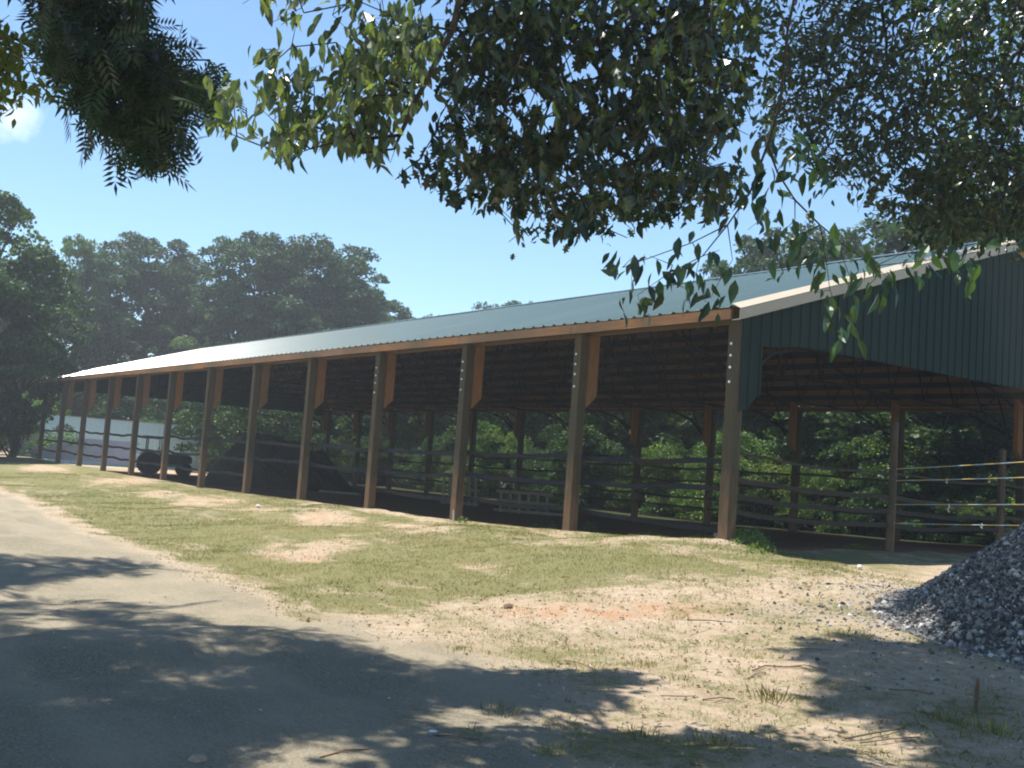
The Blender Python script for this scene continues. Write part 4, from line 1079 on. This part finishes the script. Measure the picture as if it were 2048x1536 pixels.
sky_list = [  # az, el of top, distance, kind, width, label
    (5.5, 14.2, 52, 'broad0', 1.15, 'tall dark tree cut off by the left edge of the picture'),
    (9.3, 12.0, 54, 'broad1', 1.0, 'dark tree with a stepped right side, second from the left edge'),
    (11.3, 9.8, 56, 'broad2', .9, 'lower shoulder tree between the dark left tree and the slim pale one'),
    (6.0, 9.0, 76, 'broad2', 1.3, 'shaded tree filling the gaps behind the tall tree at the left edge'),
    (9.2, 8.6, 77, 'broad0', 1.3, 'shaded tree behind the second dark tree from the left edge'),
    (11.6, 7.6, 78, 'broad1', 1.3, 'shaded tree behind the lower shoulder tree at the left'),
    (13.3, 10.3, 66, 'light0', .55, 'slim pale tree poking up just right of the big dark left tree'),
    (15.0, 10.0, 70, 'pine0', 1.1, 'pine with a sloping left side next to the slim pale tree'),
    (16.6, 10.9, 72, 'pine1', 1.25, 'round-topped pine standing highest in the left half of the skyline'),
    (18.2, 9.9, 70, 'pine2', 1.1, 'pine just right of the round-topped pine, lower by a step'),
    (19.6, 9.6, 74, 'pine0', 1.1, 'pine filling the dip between the two high groups'),
    (21.0, 11.3, 70, 'pine1', 1.05, 'pine on the left shoulder of the broad right-hand group'),
    (22.4, 11.7, 70, 'pine2', 1.0, 'pine with knobbly double top in the right-hand group'),
    (24.0, 11.6, 72, 'pine0', 1.15, 'pine near the middle of the right-hand group'),
    (25.3, 11.5, 68, 'pine1', 1.2, 'broad pine at the right end of the high group'),
    (26.6, 9.9, 70, 'pine2', 1.1, 'pine stepping down to the right of the high group'),
    (28.2, 9.2, 76, 'pine0', 1.1, 'lower pine above the middle of the barn roof'),
    (29.5, 8.7, 80, 'pine1', 1.1, 'small pine where the skyline runs down into the roof'),
    (31.2, 8.05, 84, 'pine2', .9, 'tiny far pine tip just showing over the ridge'),
    (32.6, 8.1, 88, 'broad1', .8, 'faint treetop peeping over the ridge left of the round one'),
    (35.5, 9.1, 82, 'pine0', 1.1, 'little clump of crown showing alone over the middle of the ridge'),
    (36.9, 9.35, 82, 'pine2', 1.1, 'right half of the lone clump showing over the ridge'),
    (21.3, 8.2, 60, 'light1', 1.1, 'yellowish tree in front of the pines over the far roof end'),
    (23.6, 8.6, 60, 'light0', 1.1, 'yellow-green tree in front of the broad pine group'),
    (18.8, 7.6, 61, 'broad2', 1.1, 'dark tree in front of the dip in the pine skyline'),
    (15.2, 7.6, 62, 'broad0', 1.0, 'dark tree rising behind the shed left of the far gable'),
    (25.9, 8.0, 60, 'broad1', 1.0, 'middle-green tree low in front of the right pine group'),
    (10.4, 5.0, 72, 'dbush0', 1.3, 'rounded dark tree low beside the left dark trees'),
    (47.9, 12.1, 44, 'pine1', .8, 'dark treetop behind the near end of the roof, leftmost of three'),
    (50.0, 14.3, 44, 'pine0', 1.05, 'full treetop rising highest behind the near roof'),
    (52.3, 13.6, 45, 'broad1', .9, 'treetop right of the highest one behind the near roof'),
    (54.6, 14.4, 44, 'pine2', 1.1, 'treetop behind the hanging elm leaves over the near roof'),
    (57.2, 15.0, 43, 'broad2', 1.0, 'treetop just left of the roof peak behind the leaves'),
    (60.0, 15.6, 42, 'pine1', 1.1, 'treetop right over the roof peak at the right edge'),
    (63.0, 16.0, 42, 'broad0', 1.1, 'treetop at the right edge of the picture beyond the peak')]
for az, el, d, k, w, lab in sky_list:
    if 12 < az < 21: d = max(d, 79 + (az * 7 % 3))
    elif 21 <= az < 27: d = max(d, 73 + (az * 7 % 3))
    x, y = at(az, d); H = (CP[2] + d * math.tan(R_(el)) - h1(x, y)) * 1.0
    put(k, x, y, H, w, lab, 'tree', SK)
# woods behind: kept below the ridge line seen from the yard
raz = np.array([2, 20, 22.5, 26, 31, 37.6, 41.9, 47.1, 53.4, 60.9, 75]); rel = np.array([5, 5.0, 5.6, 6.5, 7.5, 8.9, 9.8, 10.7, 11.7, 12.7, 13])
WG = 'trees of the wood behind the barn'
rw = random.Random(4)
for i in range(64):
    az = 19.5 + 46 * (i + rw.uniform(-.4, .4)) / 64; row = i % 3
    yy0 = [22.5, 27, 34][row] + rw.uniform(-1.5, 1.5); d = (yy0 - CP[1]) / math.sin(R_(az))
    if d > 95: d = 80 + rw.uniform(0, 15)
    x, y = at(az, d); el = np.interp(az, raz, rel) - .8 - rw.uniform(0, .8); H = d * math.tan(R_(el)) + 1.5; H = min(H, 15)
    put(rw.choice(['broad0', 'broad1', 'broad2', 'light0', 'light1', 'broad2']), x, y, H, rw.uniform(1.15, 1.5), 'leafy tree of the dense green wood seen through the open side of the barn', 'tree', WG)
BG = 'bushes at the edge of the wood'
for i in range(46):
    x = -58 + 64 * (i + rw.uniform(-.4, .4)) / 46; y = 16.9 + rw.uniform(0, 3.0); H = rw.uniform(2.2, 4.6)
    H = H * (.6 if i % 4 == 1 else 1)
    put(rw.choice(['bush0', 'bush1', 'bush2', 'dbush0', 'dbush0']) if x > -36 else 'dbush0', x, y, H, rw.uniform(.8, 1.2), 'sunlit bush at the edge of the wood behind the barn', 'bush', BG)
for az, d, H, k, lab in ((10.6, 62, 3.4, 'bush0', 'pale green bush left of the shed by the dark trees'), (11.8, 61, 3.9, 'bush1', 'pale green bush leaning over the left end of the block wall'), (9.2, 60, 3.0, 'dbush0', 'dark bush at the foot of the tall left trees'),
                         (8.0, 56, 3.2, 'dbush0', 'dark bush at the left edge by the grass'), (13.5, 74, 6, 'dbush0', 'dark bush right behind the shed roof, left one'), (15.6, 74, 6.5, 'dbush0', 'dark bush behind the middle of the shed'), (17.6, 74, 6.5, 'dbush0', 'dark bush behind the right half of the shed'),
                         (19.6, 72, 6.5, 'dbush0', 'dark bush behind the right end of the shed'), (21.6, 66, 6, 'dbush0', 'dark bush behind the hay heap'), (23.4, 64, 6, 'dbush0', 'dark bush right of the one behind the hay heap')):
    x, y = at(az, d); put(k, x, y, H, 1.25, lab, 'bush', 'bushes beyond the far end of the barn')
for k, e in protos.items():
    if not e[1]:
        for ch in list(e[0].children): bpy.data.objects.remove(ch)
        bpy.data.objects.remove(e[0])

# ------------------------------------------------------------------ grass
nG = 560000
x = rng.uniform(-30, 9.3, nG); y = -11 + 12 * rng.uniform(size=nG)
zo = zones(x, y); px, py = proj(np.stack([x, y, height(x, y)], -1))
dist = np.hypot(x - CP[0], y - CP[1])
clump = fbm(x, y, 2.2, 61); c2 = vnoise(x, y, 7, 62)
pr = np.clip((zo['grass'] - .15) * 1.2 + (clump - .5) * 1.6, 0, 1) * (c2 > .25)
pr = np.where(zo['road'] > .5, pr * .04, pr); pr = np.where(zo['inside'] > .5, 0, pr)
pr *= np.clip(18 / dist, .35, 1)
k_ = (px > -60) & (px < 2120) & (py < 1650) & (rng.uniform(size=nG) < pr) & (np.hypot(x - PCX, y - PCY) > PR * .98) & ((y < .2) | (x > .3))
x, y = x[k_], y[k_]; n = len(x)
S = rng.uniform(.016, .055, n) * (.7 + .6 * fbm(x, y, 1., 5))
P = np.stack([x, y, height(x, y) - .005], -1); D = rng.normal(size=(n, 3)) * .8; D[:, 2] = 1; Nn = rng.normal(size=(n, 3)); Nn[:, 2] = np.abs(Nn[:, 2]) + .3
TB = (np.array([(-.055, 0, 0), (.055, 0, 0), (.03, .55, .05), (0, 1, .22)], float), np.array([(0, 1, 2), (0, 2, 3)]))
V, F, rn = place(TB[0] * np.array([1.25, 1, 1]), TB[1], P, D, Nn, S)
rn = np.clip(rn * .5 + np.repeat(fbm(x, y, .7, 15) * 1.6 - .45, 4), 0, 1)
tag(link('grass', mesh_tris('grass', V, F, {'rnd': rn}), M['grass']), 'short patchy dry grass over the bank and the sandy yard', 'grass', kind='stuff')

# taller tufts and weeds: individuals
def tuft(loc, n, hgt, spread, label, group, name='grass_tuft', cat='grass tuft', mat='grass', T=TB, w=1.):
    r = rng.uniform(0, 1, n) ** .7 * spread; a = rng.uniform(0, 6.28, n)
    P = np.stack([r * np.cos(a), r * np.sin(a), np.zeros(n) - .02], -1); D = np.stack([np.cos(a) * r / spread * .8, np.sin(a) * r / spread * .8, np.ones(n)], -1) + rng.normal(size=(n, 3)) * .18
    Nn = rng.normal(size=(n, 3)); Nn[:, 2] *= .3
    V, F, rn = place(T[0] * np.array([w, 1, 1]), T[1], P, D, Nn, hgt * rng.uniform(.5, 1.1, n))
    o = link(name, mesh_tris(name, V, F, {'rnd': rn}), M[mat]); o.location = loc; return tag(o, label, cat, group)
for i, (px, py, n, hh, sp, lab) in enumerate([
        (1000, 1430, 22, .20, .08, 'grass tuft at the edge of the long tree shadow'), (955, 1475, 20, .17, .07, 'grass tuft near the white litter scrap'), (1540, 1400, 30, .26, .10, 'tallest grass tuft standing alone in the sandy yard'),
        (1600, 1400, 20, .15, .10, 'grass tuft right of the tallest one'), (1290, 1330, 22, .14, .09, 'grass tuft in the sand below the red clay streak'), (1370, 1362, 40, .12, .14, 'wide low grass tuft in shade at mid yard'),
        (920, 1300, 36, .13, .15, 'grass tuft by the end of the gravel drive'), (1120, 1290, 26, .13, .12, 'grass tuft below the small brown clod'), (1700, 1268, 40, .14, .16, 'grass tuft below the grey gravel spill'),
        (1290, 1475, 40, .17, .14, 'dark grass tuft in the bottom shadow'), (1430, 1490, 40, .17, .14, 'grass tuft right of centre in the bottom shadow'), (1120, 1500, 34, .15, .12, 'grass tuft left in the bottom shadow'),
        (1880, 1440, 34, .20, .12, 'grass tuft in shade at the lower right'), (1990, 1470, 34, .24, .12, 'grass tuft in the dark bottom right corner'), (1600, 1250, 30, .10, .14, 'grass tuft on the gravel spill left of the pile')]):
    P = ground_at(px, py); tuft(tuple(P), int(n * 2.2), hh * .55, sp * 1.3, lab, 'grass tufts in the yard', w=.5)
def weed(loc, n, hgt, spread, label):
    r = rng.uniform(0, 1, n) ** .6 * spread; a = rng.uniform(0, 6.28, n); h = hgt * rng.uniform(0, 1, n) ** .8 * np.sqrt(np.clip(1 - (r / spread) ** 2, .08, 1))
    P = np.stack([r * np.cos(a), r * np.sin(a), h], -1); D = rng.normal(size=(n, 3)); D[:, 2] = np.abs(D[:, 2]) * .8 + .1
    Nn = rng.normal(size=(n, 3)); Nn[:, 2] += .8
    V, F, rn = place(TS[0], TS[1], P, D, Nn, rng.uniform(.03, .075, n))
    m = min(n // 4, 40); P2 = np.stack([r[:m] * np.cos(a[:m]) * .5, r[:m] * np.sin(a[:m]) * .5, np.zeros(m) - .03], -1); D2 = P[:m] - P2; L2 = np.linalg.norm(D2, axis=1) + .03
    V2, F2, rn2 = place(TB[0] * np.array([.3, 1, .4]), TB[1], P2, D2, rng.normal(size=(m, 3)), L2)
    o = link('weed_clump', mesh_tris('weed_clump', np.concatenate([V, V2]), np.concatenate([F, F2 + len(V)]), {'rnd': np.concatenate([rn, rn2])}), M['weed']); o.location = loc; return tag(o, label, 'weeds', 'weeds along the barn')
for (px, py, n, hh, sp, lab) in [(1488, 1098, 260, .30, .46, 'bushy green weeds round the foot of the corner post'), (1400, 1084, 50, .18, .22, 'low weeds left of the stone at the corner post'), (1180, 1064, 80, .26, .20, 'weeds right of the second post from the corner'),
                           (1106, 1062, 30, .20, .14, 'small weeds left of the second post from the corner'), (815, 1036, 26, .22, .12, 'weed sprig between the third and fourth post'), (1520, 1108, 60, .14, .26, 'low weeds spreading right of the corner mound'), (600, 1000, 30, .16, .2, 'weeds at the foot of the fifth post'),
                           (1075, 1062, 30, .14, .18, 'low weeds in the middle of the bay between the orange posts'), (925, 1048, 26, .14, .14, 'weeds at the foot of the bright third post'), (1300, 1078, 40, .14, .25, 'low weeds in the nearest bay'), (1720, 1100, 40, .12, .3, 'low weeds at the shade line under the gable')]:
    P = ground_at(px, py); weed(tuple(P), int(n * 2.4), hh, sp, lab)

nL = 2600
x = rng.uniform(0, 9.3, nL); y = rng.uniform(-10, .5, nL); px, py = proj(np.stack([x, y, height(x, y)], -1)); zo = zones(x, y)
k_ = (px > 500) & (px < 2100) & (py < 1600) & (rng.uniform(size=nL) < .25 + .75 * (fbm(x, y, .7, 33) > .5)) & (zo['road'] < .5) & (np.hypot(x - PCX, y - PCY) > PR); x, y = x[k_], y[k_]; n = len(x)
D = rng.normal(size=(n, 3)); D[:, 2] *= .2; Nn = rng.normal(size=(n, 3)) * .35; Nn[:, 2] = 1
V, F, rn = place(TL[0] * np.array([1.3, 1, 2.5]), TL[1], np.stack([x, y, height(x, y) + .012], -1), D, Nn, rng.uniform(.025, .06, n))
M['litter'] = leafmat('dead_leaf', [(.16, .11, .065), (.28, .21, .13), (.46, .38, .26)], .15, .8, .2)
tag(link('leaf_litter', mesh_tris('leaf_litter', V, F, {'rnd': rn}), M['litter']), 'dry curled fallen leaves scattered over the sandy yard', 'fallen leaves', kind='stuff')

# ------------------------------------------------------------------ stones, stakes, sticks, litter
def rock(px, py, r, label, mat='stone', z=0, name='stone', flat=.7):
    P = ground_at(px, py); o = link(name, rockmesh(r, px * .01, 2, flat), M[mat]); o.location = (P[0], P[1], P[2] + r * .3 + z); return tag(o, label, 'stone', 'loose stones')
rock(1432, 1092, .09, 'pale stone at the bottom of the small stack by the corner post')
rock(1434, 1090, .075, 'pinkish stone balanced on top of the stack by the corner post', z=.15)
rock(762, 1026, .06, 'pale stone right of the foot of the fourth post'); rock(778, 1030, .045, 'small pale stone lying just right of the fourth post stone'); rock(948, 1049, .05, 'pale stone right of the foot of the bright third post')
rock(966, 1053, .04, 'small pale stone in the row right of the bright third post'); rock(320, 961, .09, 'white stone below the far posts at the left', 'whitewood', flat=.3); rock(516, 1014, .06, 'white stone on the bank below the sixth post', 'whitewood')
rock(1016, 1217, .05, 'dark brown clod lying on the sand in the middle', 'stick'); rock(1720, 1135, .04, 'white chip on the sand left of the gravel pile', 'whitewood'); rock(866, 1467, .03, 'white scrap lying near the bottom of the drive', 'whitewood', flat=.3)
rock(1850, 1425, .06, 'grey stone in shade at the lower right', 'board', flat=.5); rock(635, 1284, .02, 'tiny white chip at the edge of the drive', 'whitewood'); rock(395, 1525, .05, 'pale green-grey lump at the bottom of the drive', 'board', flat=.5)
def stake(px, py, h, r, mat, label, lean=(0, 0)):
    P = ground_at(px, py); m_ = MB(); m_.tube([(0, 0, -.1), (lean[0] * .5, lean[1] * .5, h * .5), (lean[0], lean[1], h)], [r, r, r * .8], 7)
    o = m_.build('stake', M[mat]); o.location = tuple(P); return tag(o, label, 'stake', 'stakes in the ground')
stake(907, 1044, .24, .017, 'whitewood', 'white peg leaning beside the bright third post', (-.03, 0)); stake(862, 1040, .07, .012, 'whitewood', 'short white peg between the third and fourth post')
stake(1951, 1425, .24, .016, 'stick', 'short reddish stake in shade at the lower right', (.01, 0))
def stick(pp, r, label):
    r = r * .6
    P = [ground_at(*q) for q in pp]; c = P[0]; m_ = MB()
    pts = [tuple(p - c + np.array([0, 0, r + .008 + .012 * (i % 2)])) for i, p in enumerate(P)]
    m_.tube(pts, [r * (1 - .5 * i / len(pts)) for i in range(len(pts))], 6)
    o = m_.build('stick', M['stick']); o.location = tuple(c); return tag(o, label, 'stick', 'dead sticks on the ground')
stick([(1505, 1345), (1530, 1338), (1565, 1337), (1600, 1340), (1640, 1350)], .012, 'curved dead stick on the sand right of centre')
stick([(1570, 1337), (1610, 1336), (1655, 1344)], .008, 'thin stick crossing the curved one'); stick([(1130, 1324), (1155, 1331), (1185, 1340)], .009, 'short stick on the sand left of the low tuft')
stick([(1375, 1243), (1420, 1246), (1465, 1248)], .010, 'straight stick below the red clay streak'); stick([(1405, 1403), (1440, 1402), (1470, 1401)], .008, 'pale straight twig at lower centre')
stick([(1425, 1410), (1450, 1404), (1465, 1402)], .006, 'short twig touching the pale straight one'); stick([(640, 1520), (690, 1510), (742, 1503)], .008, 'twig on the drive at the bottom')
stick([(1690, 1482), (1740, 1476), (1800, 1462), (1830, 1452)], .011, 'long stick at the lower right, nearest the camera'); stick([(1720, 1490), (1780, 1486), (1840, 1478)], .008, 'second stick below the long one at the lower right')
stick([(865, 1476), (900, 1480), (960, 1485)], .008, 'thin twig right of the white scrap'); stick([(1495, 1360), (1520, 1350), (1545, 1349)], .007, 'small twig at the left end of the curved stick')
stick([(1320, 1395), (1350, 1399), (1390, 1396)], .007, 'fine twig on bare sand below the low tuft'); stick([(1770, 1382), (1830, 1388), (1860, 1392)], .010, 'stick lying across the shade at the right')
stick([(1600, 1300), (1640, 1304), (1665, 1303)], .007, 'fine twig where the right shadow starts')

# ------------------------------------------------------------------ world, sun, haze
w = bpy.data.worlds.new('World'); scene.world = w; w.use_nodes = True; nt = w.node_tree; nt.nodes.clear()
out = nt.nodes.new('ShaderNodeOutputWorld'); bg = nt.nodes.new('ShaderNodeBackground')
sky = nt.nodes.new('ShaderNodeTexSky'); sky.sky_type = 'NISHITA'; sky.sun_disc = False; sky.sun_elevation = R_(SUN_EL)
sky.sun_rotation = math.atan2(SUN[0], SUN[1]); sky.air_density = 1.0; sky.dust_density = .1; sky.ozone_density = 3.0
tc = nt.nodes.new('ShaderNodeTexCoord')
cd = ray(22, 232)
dp = nt.nodes.new('ShaderNodeVectorMath'); dp.operation = 'DISTANCE'; nt.links.new(tc.outputs['Generated'], dp.inputs[0]); dp.inputs[1].default_value = tuple(cd)
nz = noise(nt, tc.outputs['Generated'], 22, 5, .6)
f = math_(nt, 'SUBTRACT', math_(nt, 'MULTIPLY_ADD', nz, .048, .0), dp.outputs['Value'])
f = math_(nt, 'MULTIPLY_ADD', f, 28, .0, clamp=True)
c = mixc(nt, f, mixc(nt, 1.0, sky.outputs[0], (.97, 1.07, 1.08), 'MULTIPLY'), (9.5, 9.8, 10.2))
nt.links.new(c, bg.inputs[0]); bg.inputs[1].default_value = .094; nt.links.new(bg.outputs[0], out.inputs[0])
sl = bpy.data.lights.new('sun', 'SUN'); sl.energy = 4.8; sl.angle = R_(.53); sl.color = (1, .95, .86)
so = bpy.data.objects.new('sun', sl); col.objects.link(so); so.rotation_euler = Vector(SUN).to_track_quat('Z', 'Y').to_euler(); so.location = (0, 0, 30)

m_ = MB(); m_.box(-118, 22, -26, 62, -2.5, 17.5)
hm, hnt, hout = newmat('haze_air'); pv = N(hnt, 'ShaderNodeVolumePrincipled', inp={'Density': HAZE, 'Color': (.90, .96, 1, 1), 'Anisotropy': .3}); hnt.links.new(pv.outputs[0], hout.inputs['Volume'])
tag(m_.build('haze', hm), kind='stuff')
scene.render.engine = 'CYCLES'
vs = scene.view_settings; vs.view_transform = 'Standard'; vs.look = 'None'; vs.gamma = 1; vs.exposure = 1.0; vs.use_curve_mapping = False
scene.cycles.max_bounces = 6; scene.cycles.diffuse_bounces = 4; scene.cycles.transmission_bounces = 4; scene.cycles.caustics_reflective = False; scene.cycles.caustics_refractive = False
scene.cycles.filter_width = 2.0
scene.render.resolution_x = 1024; scene.render.resolution_y = 768
